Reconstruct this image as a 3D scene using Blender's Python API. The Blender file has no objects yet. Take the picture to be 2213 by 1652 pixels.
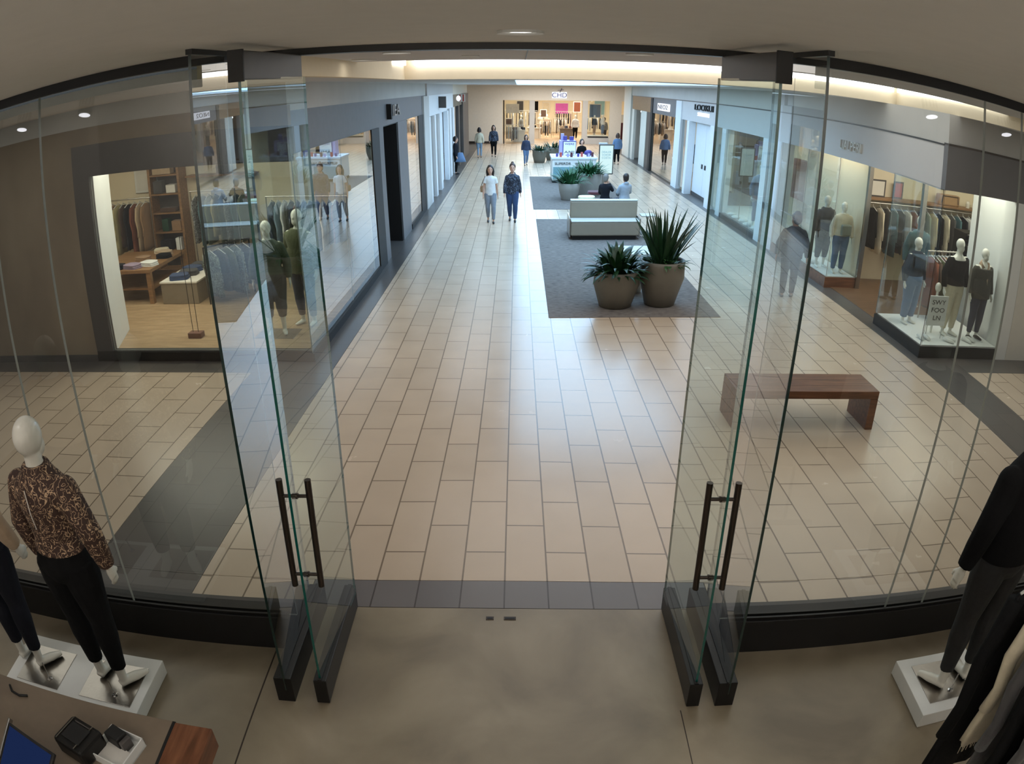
import bpy, bmesh, math, random
from mathutils import Vector, Matrix
R = math.radians; PI = math.pi
rnd = random.Random(7)
SC = bpy.context.scene
COL = SC.collection

# ------------------------------------------------------------------ materials
def nt_mat(name):
    m = bpy.data.materials.new(name); m.use_nodes = True
    nt = m.node_tree
    for n in list(nt.nodes): nt.nodes.remove(n)
    out = nt.nodes.new('ShaderNodeOutputMaterial')
    return m, nt, out

def setin(n, **k):
    for a, v in k.items():
        n.inputs[a.replace('_', ' ')].default_value = v

def c4(c): return (c[0], c[1], c[2], 1.0)
def hexc(r, g, b):
    f = lambda v: (v/255/12.92) if v/255 <= .04045 else ((v/255+.055)/1.055)**2.4
    return (f(r), f(g), f(b))

MATS = {}
def mat(name, col, rough=.6, metal=0.0, var=.06, scale=8.0, bump=0.0, bscale=40.0, spec=.5, sheen=0.0, coat=0.0):
    if name in MATS: return MATS[name]
    m, nt, out = nt_mat(name)
    b = nt.nodes.new('ShaderNodeBsdfPrincipled')
    tc = nt.nodes.new('ShaderNodeTexCoord')
    nz = nt.nodes.new('ShaderNodeTexNoise'); setin(nz, Scale=scale, Detail=4.0)
    nt.links.new(tc.outputs['Object'], nz.inputs['Vector'])
    mr = nt.nodes.new('ShaderNodeMapRange'); mr.inputs['To Min'].default_value = 1-var*2; mr.inputs['To Max'].default_value = 1+var*2
    nt.links.new(nz.outputs[0], mr.inputs['Value'])
    mx = nt.nodes.new('ShaderNodeMix'); mx.data_type = 'RGBA'; mx.blend_type = 'MULTIPLY'; mx.inputs['Factor'].default_value = 1
    mx.inputs['A'].default_value = c4(col)
    nt.links.new(mr.outputs[0], mx.inputs['B'])
    nt.links.new(mx.outputs['Result'], b.inputs['Base Color'])
    setin(b, Roughness=rough, Metallic=metal)
    b.inputs['Specular IOR Level'].default_value = spec
    if sheen: b.inputs['Sheen Weight'].default_value = sheen
    if coat: b.inputs['Coat Weight'].default_value = coat; b.inputs['Coat Roughness'].default_value = .15
    if bump:
        n2 = nt.nodes.new('ShaderNodeTexNoise'); setin(n2, Scale=bscale, Detail=6.0)
        nt.links.new(tc.outputs['Object'], n2.inputs['Vector'])
        bp = nt.nodes.new('ShaderNodeBump'); setin(bp, Strength=bump, Distance=.02)
        nt.links.new(n2.outputs[0], bp.inputs['Height']); nt.links.new(bp.outputs[0], b.inputs['Normal'])
    nt.links.new(b.outputs[0], out.inputs[0])
    MATS[name] = m
    return m

def emat(name, col, strength):
    if name in MATS: return MATS[name]
    m, nt, out = nt_mat(name)
    e = nt.nodes.new('ShaderNodeEmission'); e.inputs[0].default_value = c4(col); e.inputs[1].default_value = strength
    nt.links.new(e.outputs[0], out.inputs[0]); MATS[name] = m
    return m

def glass(name, tint=(.93, .97, .955), refl=1.0):
    if name in MATS: return MATS[name]
    m, nt, out = nt_mat(name)
    fr = nt.nodes.new('ShaderNodeFresnel'); setin(fr, IOR=1.5)
    ge = nt.nodes.new('ShaderNodeNewGeometry')
    inv = nt.nodes.new('ShaderNodeMath'); inv.operation = 'SUBTRACT'; inv.inputs[0].default_value = 1
    nt.links.new(ge.outputs['Backfacing'], inv.inputs[1])
    mu = nt.nodes.new('ShaderNodeMath'); mu.operation = 'MULTIPLY'
    nt.links.new(fr.outputs[0], mu.inputs[0]); nt.links.new(inv.outputs[0], mu.inputs[1])
    m2 = nt.nodes.new('ShaderNodeMath'); m2.operation = 'MULTIPLY'; m2.inputs[1].default_value = refl; m2.use_clamp = True
    nt.links.new(mu.outputs[0], m2.inputs[0])
    tr = nt.nodes.new('ShaderNodeBsdfTransparent'); tr.inputs[0].default_value = c4(tint)
    gl = nt.nodes.new('ShaderNodeBsdfGlossy'); gl.inputs['Roughness'].default_value = 0.01
    mx = nt.nodes.new('ShaderNodeMixShader')
    nt.links.new(m2.outputs[0], mx.inputs[0]); nt.links.new(tr.outputs[0], mx.inputs[1]); nt.links.new(gl.outputs[0], mx.inputs[2])
    nt.links.new(mx.outputs[0], out.inputs[0]); MATS[name] = m
    return m

def tiles(name, c1, c2, mortar, rough, offx, offy, w, l, ms=.006, noise=.05, phase=.5, bump=0.0, coat=0.0):
    """running-bond floor tiles, w across (X) and l along (Y)"""
    m, nt, out = nt_mat(name)
    b = nt.nodes.new('ShaderNodeBsdfPrincipled')
    ge = nt.nodes.new('ShaderNodeNewGeometry')
    sp = nt.nodes.new('ShaderNodeSeparateXYZ'); nt.links.new(ge.outputs['Position'], sp.inputs[0])
    ax = nt.nodes.new('ShaderNodeMath'); ax.operation = 'SUBTRACT'; ax.inputs[1].default_value = offx
    ay = nt.nodes.new('ShaderNodeMath'); ay.operation = 'SUBTRACT'; ay.inputs[1].default_value = offy
    nt.links.new(sp.outputs[0], ax.inputs[0]); nt.links.new(sp.outputs[1], ay.inputs[0])
    cb = nt.nodes.new('ShaderNodeCombineXYZ'); nt.links.new(ay.outputs[0], cb.inputs[0]); nt.links.new(ax.outputs[0], cb.inputs[1])
    br = nt.nodes.new('ShaderNodeTexBrick'); br.offset = phase; br.offset_frequency = 2; br.squash = 1
    setin(br, Scale=1.0); br.inputs['Mortar Size'].default_value = ms; br.inputs['Mortar Smooth'].default_value = .1
    br.inputs['Brick Width'].default_value = l; br.inputs['Row Height'].default_value = w; br.inputs['Bias'].default_value = 0
    br.inputs['Color1'].default_value = c4(c1); br.inputs['Color2'].default_value = c4(c2); br.inputs['Mortar'].default_value = c4(mortar)
    nt.links.new(cb.outputs[0], br.inputs['Vector'])
    nz = nt.nodes.new('ShaderNodeTexNoise'); setin(nz, Scale=2.2, Detail=6.0); nt.links.new(ge.outputs['Position'], nz.inputs['Vector'])
    mr = nt.nodes.new('ShaderNodeMapRange'); mr.inputs['To Min'].default_value = 1-noise*2; mr.inputs['To Max'].default_value = 1+noise*2
    nt.links.new(nz.outputs[0], mr.inputs['Value'])
    mx = nt.nodes.new('ShaderNodeMix'); mx.data_type = 'RGBA'; mx.blend_type = 'MULTIPLY'; mx.inputs['Factor'].default_value = 1
    nt.links.new(br.outputs['Color'], mx.inputs['A']); nt.links.new(mr.outputs[0], mx.inputs['B'])
    nt.links.new(mx.outputs['Result'], b.inputs['Base Color'])
    rr = nt.nodes.new('ShaderNodeMapRange'); rr.inputs['To Min'].default_value = rough*.85; rr.inputs['To Max'].default_value = rough*1.2
    nt.links.new(nz.outputs[0], rr.inputs['Value']); nt.links.new(rr.outputs[0], b.inputs['Roughness'])
    bp = nt.nodes.new('ShaderNodeBump'); bp.invert = True; setin(bp, Strength=bump, Distance=.004)
    nt.links.new(br.outputs['Fac'], bp.inputs['Height']); nt.links.new(bp.outputs[0], b.inputs['Normal'])
    if coat: b.inputs['Coat Weight'].default_value = coat; b.inputs['Coat Roughness'].default_value = .12
    nt.links.new(b.outputs[0], out.inputs[0]); MATS[name] = m
    return m

def ramp_mat(name, stops, kind='noise', scale=3.0, detail=6.0, rough=.6, distortion=0.0, stretch=(1, 1, 1), bump=0.0, metal=0, lo=.35, hi=.65, spec=.5):
    m, nt, out = nt_mat(name)
    b = nt.nodes.new('ShaderNodeBsdfPrincipled')
    tc = nt.nodes.new('ShaderNodeTexCoord'); mp = nt.nodes.new('ShaderNodeMapping'); mp.inputs['Scale'].default_value = stretch
    nt.links.new(tc.outputs['Object'], mp.inputs[0])
    nz = nt.nodes.new('ShaderNodeTexNoise'); setin(nz, Scale=scale, Detail=detail, Distortion=distortion)
    nt.links.new(mp.outputs[0], nz.inputs['Vector'])
    cr = nt.nodes.new('ShaderNodeValToRGB'); el = cr.color_ramp.elements
    while len(el) > 1: el.remove(el[-1])
    el[0].position = stops[0][0]; el[0].color = c4(stops[0][1])
    for p_, c_ in stops[1:]:
        e = el.new(p_); e.color = c4(c_)
    nt.links.new(nz.outputs[0], cr.inputs[0]); nt.links.new(cr.outputs[0], b.inputs['Base Color'])
    setin(b, Roughness=rough, Metallic=metal); b.inputs['Specular IOR Level'].default_value = spec
    if bump:
        bp = nt.nodes.new('ShaderNodeBump'); setin(bp, Strength=bump, Distance=.01)
        nt.links.new(nz.outputs[0], bp.inputs['Height']); nt.links.new(bp.outputs[0], b.inputs['Normal'])
    nt.links.new(b.outputs[0], out.inputs[0]); MATS[name] = m
    return m

# ------------------------------------------------------------------ mesh builder
class MB:
    def __init__(s): s.v = []; s.f = []; s.m = []; s.cur = 0
    def add(s, vs, fs):
        o = len(s.v); s.v += [tuple(v) for v in vs]
        for f in fs: s.f.append(tuple(i+o for i in f)); s.m.append(s.cur)
        return s
    def box(s, x0, x1, y0, y1, z0, z1):
        vs = [(x0,y0,z0),(x1,y0,z0),(x1,y1,z0),(x0,y1,z0),(x0,y0,z1),(x1,y0,z1),(x1,y1,z1),(x0,y1,z1)]
        return s.add(vs, [(0,3,2,1),(4,5,6,7),(0,1,5,4),(1,2,6,5),(2,3,7,6),(3,0,4,7)])
    def pane(s, a, b, t, z0, z1, edge=1):
        """upright slab from point a to b (plan), thickness t; narrow faces get slot `edge`"""
        a = Vector(a); b = Vector(b); d = (b-a).normalized(); n = Vector((-d.y, d.x))*t/2
        P = [a-n, b-n, b+n, a+n]
        vs = [(q.x, q.y, z0) for q in P]+[(q.x, q.y, z1) for q in P]
        o = len(s.v); s.v += vs
        for f, e in [((0,3,2,1),1),((4,5,6,7),1),((0,1,5,4),0),((1,2,6,5),1),((2,3,7,6),0),((3,0,4,7),1)]:
            s.f.append(tuple(i+o for i in f)); s.m.append(edge if e else s.cur)
        return s
    def loft(s, rings, cap=True):
        n = len(rings[0]); o = len(s.v)
        for r in rings: s.v += [tuple(p) for p in r]
        for i in range(len(rings)-1):
            for j in range(n):
                k = (j+1) % n
                s.f.append((o+i*n+j, o+i*n+k, o+(i+1)*n+k, o+(i+1)*n+j)); s.m.append(s.cur)
        if cap:
            s.f.append(tuple(o+j for j in reversed(range(n)))); s.m.append(s.cur)
            e = o+(len(rings)-1)*n
            s.f.append(tuple(e+j for j in range(n))); s.m.append(s.cur)
        return s
    def erings(s, rows, n=20):
        """rows of (cx, cy, z, rx, ry): stacked horizontal ellipses"""
        return s.loft([[(cx+rx*math.cos(2*PI*j/n), cy+ry*math.sin(2*PI*j/n), z) for j in range(n)] for cx, cy, z, rx, ry in rows])
    def tube(s, path, radii, n=10, flat=1.0, up=(0, 1, 0.01)):
        P = [Vector(p) for p in path]
        if not hasattr(radii, '__len__'): radii = [radii]*len(P)
        rings = []; U = Vector(up)
        for i, p in enumerate(P):
            t = (P[min(i+1, len(P)-1)]-P[max(i-1, 0)]).normalized()
            a = t.cross(U)
            if a.length < 1e-4: a = t.cross(Vector((1, 0, 0)))
            a.normalize(); b = t.cross(a).normalized()
            rings.append([p+a*math.cos(2*PI*j/n)*radii[i]+b*math.sin(2*PI*j/n)*radii[i]*flat for j in range(n)])
        return s.loft(rings)
    def lathe(s, prof, c=(0, 0, 0), n=36, cap=True):
        return s.loft([[(c[0]+r*math.cos(2*PI*j/n), c[1]+r*math.sin(2*PI*j/n), c[2]+z) for j in range(n)] for r, z in prof], cap)
    def ell(s, c, r, n=16, m=10):
        rows = []
        for i in range(m+1):
            a = -PI/2+PI*i/m
            k = max(math.cos(a), .02)
            rows.append((c[0], c[1], c[2]+r[2]*math.sin(a), r[0]*k, r[1]*k))
        return s.erings(rows, n)
    def quad(s, a, b, c, d): return s.add([a, b, c, d], [(0, 1, 2, 3)])
    def prism(s, pts, y0, y1):
        """polygon in XZ extruded along Y"""
        n = len(pts)
        vs = [(x, y0, z) for x, z in pts]+[(x, y1, z) for x, z in pts]
        return s.add(vs, [tuple(range(n)), tuple(reversed(range(n, 2*n)))]+[(i, i+n, (i+1) % n+n, (i+1) % n) for i in range(n)])
    def build(s, name, mats, parent=None, bevel=0, smooth=False, remesh=0, sub=0, loc=None, rot=None, wrinkle=0):
        me = bpy.data.meshes.new(name); me.from_pydata(s.v, [], s.f)
        if not isinstance(mats, (list, tuple)): mats = [mats]
        for m in mats: me.materials.append(m)
        me.polygons.foreach_set('material_index', s.m)
        bm = bmesh.new(); bm.from_mesh(me); bmesh.ops.recalc_face_normals(bm, faces=bm.faces[:]); bm.to_mesh(me); bm.free()
        if smooth: me.polygons.foreach_set('use_smooth', [True]*len(me.polygons))
        o = bpy.data.objects.new(name, me); COL.objects.link(o)
        if parent: o.parent = parent
        if loc: o.location = loc
        if rot: o.rotation_euler = rot
        if bevel:
            b = o.modifiers.new('b', 'BEVEL'); b.width = bevel; b.segments = 2; b.limit_method = 'ANGLE'; b.angle_limit = R(40)
        if remesh:
            r = o.modifiers.new('r', 'REMESH'); r.mode = 'VOXEL'; r.voxel_size = remesh; r.use_smooth_shade = True
            sm = o.modifiers.new('s', 'SMOOTH'); sm.factor = .5; sm.iterations = 3
        if sub:
            u = o.modifiers.new('u', 'SUBSURF'); u.levels = sub; u.render_levels = sub
        return o

def tag(o, label=None, cat=None, group=None, kind=None):
    if label: o['label'] = label
    if cat: o['category'] = cat
    if group: o['group'] = group
    if kind: o['kind'] = kind
    return o
def thing(name, label, cat, loc=(0, 0, 0), rz=0, group=None, rot=None):
    o = bpy.data.objects.new(name, None); COL.objects.link(o); o.location = loc
    o.rotation_euler = rot or (0, 0, rz); o.empty_display_size = .1
    return tag(o, label, cat, group)
def struct(name, mb, m, parent=None, **k):
    o = mb.build(name, m, parent, **k)
    if not parent: o['kind'] = 'structure'
    return o
def sgroup(name, loc=(0, 0, 0)):
    o = bpy.data.objects.new(name, None); COL.objects.link(o); o.location = loc; o['kind'] = 'structure'; return o
def dup(o, parent=None, loc=None, rz=None, label=None):
    c = o.copy(); COL.objects.link(c)
    if parent: c.parent = parent
    if loc: c.location = loc
    if rz is not None: c.rotation_euler = (0, 0, rz)
    if label: c['label'] = label
    for ch in [x for x in o.children]: dup(ch, c)
    return c
def text(name, body, m, parent, loc, size, rot, extrude=.01, sx=1.0, align='CENTER'):
    cu = bpy.data.curves.new(name, 'FONT'); cu.body = body; cu.size = size; cu.extrude = extrude; cu.align_x = align; cu.align_y = 'CENTER'
    tmp = bpy.data.objects.new('tmp', cu); COL.objects.link(tmp)
    me = bpy.data.meshes.new_from_object(tmp.evaluated_get(bpy.context.evaluated_depsgraph_get()))
    bpy.data.objects.remove(tmp); me.name = name; me.materials.clear(); me.materials.append(m)
    o = bpy.data.objects.new(name, me); COL.objects.link(o); o.parent = parent; o.location = loc; o.rotation_euler = rot; o.scale = (sx, 1, 1)
    return o

# ------------------------------------------------------------------ palette
M_conc = ramp_mat('polished_concrete', [(.3, hexc(112,101,84)), (.5, hexc(138,126,106)), (.7, hexc(160,148,127))], scale=1.3, detail=9, rough=.34, distortion=.4)
M_tile = tiles('hall_tile', hexc(202,182,160), hexc(193,174,153), hexc(124,108,92), .25, -0.0731, 4.542, .32, .7132, ms=.007, phase=.5)
M_dark = tiles('dark_tile', hexc(92,86,82), hexc(84,80,78), hexc(62,58,56), .32, -0.0731, 4.542, .32, .64, ms=.004, noise=.08)
M_thr = tiles('threshold_tile', hexc(112,107,106), hexc(104,100,100), hexc(66,62,60), .3, -0.0731, 3.90, .32, .30, ms=.006, phase=0.0)
M_carpet = ramp_mat('carpet', [(.3, hexc(98,92,90)), (.5, hexc(118,112,108)), (.72, hexc(134,128,122))], scale=9, detail=9, rough=.95, stretch=(1, 3, 1), bump=.4, spec=.1)
M_ceil = mat('store_ceiling_paint', hexc(240,236,230), .85, var=.02)
M_mceil = mat('mall_ceiling_paint', hexc(206,204,204), .85, var=.02)
M_cream = mat('cream_coffer_paint', hexc(236,220,190), .8, var=.02)
M_black = mat('black_metal', hexc(30,29,28), .38, .3, spec=.4)
M_blackp = mat('matte_black', hexc(16,15,15), .6)
M_char = mat('charcoal_panel', hexc(74,70,68), .5)
M_grey = mat('grey_fascia', hexc(104,102,104), .5)
M_lgrey = mat('light_grey_band', hexc(196,194,190), .7, scale=2, var=.05)
M_plaster = ramp_mat('brown_plaster', [(.3, hexc(120,104,86)), (.55, hexc(140,124,104)), (.75, hexc(154,138,118))], scale=1.3, detail=8, rough=.8, stretch=(1, 1, .5))
M_white = mat('white_paint', hexc(232,232,228), .6, var=.02)
M_blwhite = mat('pale_pilaster', hexc(226,230,234), .55, var=.02)
M_beige = mat('beige_wall', hexc(222,216,204), .75, var=.03)
M_cwall = mat('cream_shop_wall', hexc(232,218,190), .8, var=.02)
M_green = mat('glass_edge', hexc(12,82,74), .15, var=.1, spec=.8)
M_dgreen = mat('dark_glass_edge', hexc(10,40,38), .15, var=.1, spec=.8)
M_pale = mat('pale_glass_joint', hexc(150,154,146), .3)
G_store = glass('door_glass', (.87, .935, .915), 1.4)
G_side = glass('front_glass', (.93, .95, .935), 2.2)
G_shop = glass('shop_glass', (.93, .96, .95), 1.7)
M_steel = mat('brushed_steel', hexc(176,170,162), .28, 1.0, bump=.05)
M_bronze = mat('dark_bronze', hexc(70,62,56), .35, .8)
M_wood = ramp_mat('walnut', [(.3, hexc(84,50,30)), (.5, hexc(110,68,44)), (.7, hexc(128,84,56))], scale=3, detail=8, rough=.38, stretch=(1, 9, 9), distortion=.3)
M_woody = ramp_mat('walnut_end', [(.3, hexc(84,50,30)), (.5, hexc(110,68,44)), (.7, hexc(128,84,56))], scale=3, detail=8, rough=.38, stretch=(9, 1, 9), distortion=.3)
M_oak = ramp_mat('oak', [(.3, hexc(122,88,56)), (.7, hexc(160,122,84))], scale=4, rough=.5, stretch=(1, 8, 8))
M_shopfloor = ramp_mat('shop_wood_floor', [(.3, hexc(150,122,92)), (.7, hexc(184,156,122))], scale=3, rough=.35, stretch=(1, 5, 1))
M_darkfloor = ramp_mat('shop_brown_floor', [(.3, hexc(96,70,50)), (.7, hexc(122,92,68))], scale=3, rough=.35, stretch=(1, 5, 1))
M_pot = mat('stoneware', hexc(104,99,88), .5, var=.04, bump=.05)
M_potl = mat('pale_stoneware', hexc(150,146,138), .55, var=.03)
M_soil = mat('soil', hexc(50,40,30), .95, bump=.5)
M_leaf = mat('leaf_green', hexc(44,80,40), .42, var=.25, scale=6)
M_leafd = mat('leaf_dark', hexc(30,62,36), .4, var=.25, scale=6)
M_leafl = mat('leaf_bright', hexc(40,88,52), .45, var=.25, scale=6)
M_vinyl = mat('taupe_vinyl', hexc(146,136,120), .42, var=.03)
M_vinylt = mat('pale_vinyl', hexc(196,196,188), .4, var=.02)
M_mann = mat('mannequin_shell', hexc(232,228,216), .35, var=.02, coat=.3)
M_skin = mat('skin_light', hexc(206,160,136), .55)
M_skind = mat('skin_tan', hexc(170,120,96), .55)
M_hair = mat('dark_brown_hair', hexc(40,28,24), .5, bump=.3, bscale=60)
M_hair2 = mat('brown_hair', hexc(72,48,36), .5, bump=.3, bscale=60)
M_lip = mat('lips', hexc(150,80,76), .5)
M_eye = mat('eye_dark', hexc(24,20,20), .2)
def fab(n, r, g, b, rough=.85, **k): return mat('fabric_'+n, hexc(r, g, b), rough, var=.1, scale=14, bump=.25, bscale=22, sheen=.15, **k)
F = dict(black=mat('fabric_black', hexc(13,13,14), .9, var=.1, bump=.25, bscale=22, spec=.2), ink=mat('fabric_ink', hexc(22,24,32), .9, var=.1, bump=.25, bscale=22, spec=.25), navy=fab('navy', 40, 48, 72), denim=fab('denim', 84, 108, 140), ldenim=fab('light_denim', 132, 152, 172),
         white=fab('white', 226, 224, 222), cream=fab('cream', 214, 202, 176), beige=fab('beige', 184, 160, 132), tan=fab('tan', 150, 116, 84), olive=fab('olive', 82, 84, 54),
         sage=fab('sage', 120, 132, 112), rust=fab('rust', 120, 62, 38), brown=fab('brown', 80, 58, 46), grey=fab('grey', 128, 128, 128), dgrey=fab('dark_grey', 64, 62, 62),
         teal=fab('teal', 60, 96, 104), maroon=fab('maroon', 88, 44, 52), khaki=fab('khaki', 176, 164, 120), blue=fab('blue', 96, 122, 156), jeans=fab('jeans', 44, 66, 104),
         greyjean=fab('grey_jean', 132, 140, 152), pink=fab('pink', 206, 96, 180), mauve=fab('mauve', 150, 130, 150))
def pattern(name, base, ink, scale, lo, hi, rough=.8):
    return ramp_mat(name, [(0, base), (lo-.012, base), (lo, ink), (hi, ink), (hi+.012, base)], scale=scale, detail=1.0, rough=rough, distortion=1.2)
M_blouse = pattern('squiggle_print', hexc(58, 38, 30), hexc(190, 160, 128), 26, .465, .505)
M_tiedye = pattern('tie_dye', hexc(30, 34, 48), hexc(96, 106, 124), 12, .50, .56)
M_floral = pattern('floral', hexc(36, 40, 40), hexc(200, 200, 196), 40, .48, .56)
M_camo = pattern('camo_denim', hexc(70, 78, 70), hexc(150, 158, 150), 18, .46, .54)
M_shoe = mat('black_shoe', hexc(24, 22, 24), .4)
M_screen = emat('screen_blue', hexc(34, 50, 92), .55)
E_sky = emat('skylight', (.42, .70, 1.0), 5.0)
E_cove = emat('cove_light', (.97, .98, 1.0), 4.0)
E_down = emat('downlight_lens', (1.0, .96, .9), 4.5)
E_spot = emat('spot_lens', (.95, .95, 1.0), 45.0)
E_shop = emat('shop_light', (1.0, .92, .78), 5.0)
E_sign = emat('sign_glow', (.82, .88, 1.0), 1.3)
E_ad = emat('advert_glow', (.68, .95, .98), .9)
M_paper = mat('paper', hexc(226, 222, 214), .7)
M_chrome = mat('chrome', hexc(200, 200, 200), .12, 1.0)
M_violet = mat('violet_card', hexc(70, 60, 130), .5)
M_lilac = mat('lilac_card', hexc(168, 158, 200), .5)
M_counter = mat('laminate_worktop', hexc(122, 108, 92), .5, var=.05, scale=20)
M_letter = mat('sign_letter', hexc(150, 148, 146), .35, .4)
M_lettw = mat('sign_letter_white', hexc(210, 210, 206), .5)
M_paper2 = mat('greenish_print', hexc(120, 160, 168), .6)
M_red = mat('red_print', hexc(180, 80, 70), .6)

# ------------------------------------------------------------------ shell: floors
HX0, HX1 = -2.40, 5.62
def slab(name, x0, x1, y0, y1, z0, z1, m, **k): return struct(name, MB().box(x0, x1, y0, y1, z0, z1), m, **k)
slab('floor_shop_concrete', -5.6, 5.6, -2.0, 3.90, -.1, 0, M_conc)
# mall floor: tile fields and dark borders butt against each other
slab('floor_hall_tiles', HX0, HX1, 4.20, 47.0, -.1, 0, M_tile)
slab('floor_threshold', -1.50, 1.42, 3.905, 4.195, -.1, 0, M_thr)
slab('floor_hall_tiles_near_left', HX0, -1.505, 3.935, 4.195, -.1, 0, M_tile)
slab('floor_hall_tiles_near_right', 1.425, HX1, 3.935, 4.195, -.1, 0, M_tile)
slab('floor_border_left_near', -3.42, HX0-.005, 4.20, 8.25, -.1, 0, M_dark)
slab('floor_border_left_far', -3.7, HX0-.005, 8.255, 47.0, -.1, 0, M_dark)
slab('floor_side_tiles_left', -9.5, -3.425, 3.935, 8.25, -.1, 0, M_tile)
slab('floor_border_left_shop', -9.5, -3.705, 8.255, 8.80, -.1, 0, M_dark)
slab('floor_border_left_gap', -3.42, -2.405, 3.935, 4.195, -.1, 0, M_dark)
slab('floor_border_right', HX1+.005, 6.38, 3.935, 47.0, -.1, 0, M_dark)
slab('floor_side_tiles_right', 6.385, 9.5, 3.935, 8.45, -.1, 0, M_tile)
slab('floor_border_right_shop', 6.385, 9.5, 8.455, 9.1, -.1, 0, M_dark)
struct('floor_joint_left', MB().box(-1.585, -1.575, -1, 3.44, 0, .0006), M_bronze)
struct('floor_joint_right', MB().box(1.005, 1.012, -1, 2.98, 0, .0006), M_bronze)
for i, (x, w) in enumerate(((-.17, .055), (-.03, .085))):
    t = thing('floor_socket', ['short dark floor socket set in concrete by the threshold', 'wider dark floor socket in concrete at the threshold centre'][i], 'floor socket', (x, 3.80, 0))
    MB().box(-w/2, w/2, -.016, .016, 0, .004).build('cover_plate', M_bronze, t, bevel=.001)
    MB().box(-w/2+.008, w/2-.008, -.008, .008, .004, .006).build('slot', M_blackp, t)

# ------------------------------------------------------------------ our shop: ceiling, walls, front
slab('ceiling_shop', -5.6, 5.6, -2.0, 3.97, 3.65, 3.80, M_ceil)
slab('wall_left', -5.7, -5.6, -2, 3.5, 0, 3.65, M_ceil); slab('wall_right', 5.6, 5.7, -2, 3.5, 0, 3.65, M_ceil)
slab('wall_back', -5.6, 5.6, -2.1, -2.0, 0, 3.65, M_ceil)
def downlight(x, y, z, label, r=.075, lit=True):
    t = thing('ceiling_downlight', label, 'downlight', (x, y, z), group=None)
    MB().lathe([(r, 0), (r+.02, 0), (r+.02, -.012), (r, -.006)], cap=False).build('trim_ring', M_white, t, smooth=False)
    MB().lathe([(r, -.002), (.001, -.001)], cap=False).build('lens', E_down if lit else M_grey, t)
downlight(.01, 3.08, 3.65, 'small round recessed downlight in the shop ceiling above the entrance')
# head track of the glass front
struct('trim_1', MB().box(-1.46, 1.36, 3.86, 3.96, 3.615, 3.65), M_black)
struct('trim_2', MB().box(-5.6, -1.40, 3.465, 3.535, 3.595, 3.65), M_black)
struct('trim_3', MB().box(1.32, 5.6, 3.465, 3.535, 3.595, 3.65), M_black)
def diag(x0, y0, x1, y1, w, z0, z1):
    b = MB(); b.pane((x0, y0), (x1, y1), w, z0, z1, edge=0); return b
struct('trim_4', diag(-1.375, 2.99, -1.44, 3.90, .03, 3.625, 3.65), M_black)
struct('trim_5', diag(1.30, 2.99, 1.36, 3.90, .03, 3.625, 3.65), M_black)
# sills
def sill(name, x0, x1):
    g = sgroup(name)
    MB().box(x0, x1, 3.46, 3.62, 0, .27).build('plinth', M_blackp, g, bevel=.004)
    MB().box(x0, x1, 3.475, 3.49, .27, .29).build('glazing_channel', M_black, g)
    MB().box(x0, x1, 3.515, 3.53, .27, .29).build('glazing_channel', M_black, g)
    MB().box(x0, x1, 3.62, 3.93, 0, .03).build('outer_step', M_char, g)
sill('trim_6', -5.6, -1.46); sill('trim_7', 1.38, 5.6)
# side glass, each pane its own
wn = 0
def window(panes, m, z0, z1, t=.012, edge=M_pale, plane=None):
    global wn
    for a, b in panes:
        wn += 1
        mb = MB(); mb.pane(a, b, t, z0, z1)
        struct('window_%d' % wn, mb, [m, edge])
window([((-1.41, 3.5), (-2.597, 3.5)), ((-2.606, 3.5), (-3.03, 3.5)), ((-3.04, 3.5), (-4.2, 3.5)), ((-4.21, 3.5), (-5.59, 3.5))], G_side, .272, 3.594)
window([((1.33, 3.5), (2.517, 3.5)), ((2.526, 3.5), (2.827, 3.5)), ((2.836, 3.5), (4.1, 3.5)), ((4.11, 3.5), (5.59, 3.5))], G_side, .272, 3.594)
# fixed return fins on floor rails
def fin(n, x0, x1, rx0, rx1):
    g = sgroup('window_%d' % n)
    mb = MB(); mb.pane((x0, 3.0), (x1, 3.86), .014, .10, 3.624); mb.build('glass_pane', [G_side, M_dgreen], g)
    MB().box(rx0, rx1, 3.0, 3.90, 0, .20).build('floor_rail', M_black, g, bevel=.004)
    MB().box((rx0+rx1)/2-.012, (rx0+rx1)/2+.012, 3.002, 3.898, .20, .206).build('glazing_gasket', M_blackp, g)
wn += 1; fin(wn, -1.375, -1.44, -1.445, -1.335)
wn += 1; fin(wn, 1.29, 1.35, 1.225, 1.34)
# pivot doors standing open into the shop
def door(n, x, sx, top_thick):
    g = sgroup('door_%d' % n)
    mb = MB(); mb.pane((x, 3.02), (x*.965, 3.86), .014, .16, 3.50); mb.build('glass_leaf', [G_store, M_green], g)
    MB().box(x-.04, x+.04, 3.0, 3.90, .008, .20).build('bottom_rail', M_black, g, bevel=.005)
    MB().box(x-.012, x+.012, 3.002, 3.898, .20, .207).build('glazing_gasket', M_blackp, g)
    MB().box(x-.03, x+.03, 2.99, 3.86, 3.49, 3.615).build('top_rail', M_char, g, bevel=.004)
    MB().box(x-.035, x+.035, 2.975, 2.992, 3.482, 3.62).build('end_cap', M_blackp, g, bevel=.002)
    for s in (-1, 1):
        MB().tube([(x+s*.075, 3.10, .85), (x+s*.075, 3.10, 1.54)], .017, 16).build('pull_handle', M_bronze, g, smooth=False)
    for z in (.93, 1.44):
        b = MB().tube([(x-.075, 3.10, z), (x+.075, 3.10, z)], .010, 12, up=(0, 0, 1)); b.tube([(x-.014, 3.10, z), (x+.014, 3.10, z)], .017, 14, up=(0, 0, 1))
        b.build('handle_spacer', M_bronze, g)
door(1, -1.155, -1, True); door(2, 1.085, 1, True)

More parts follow.
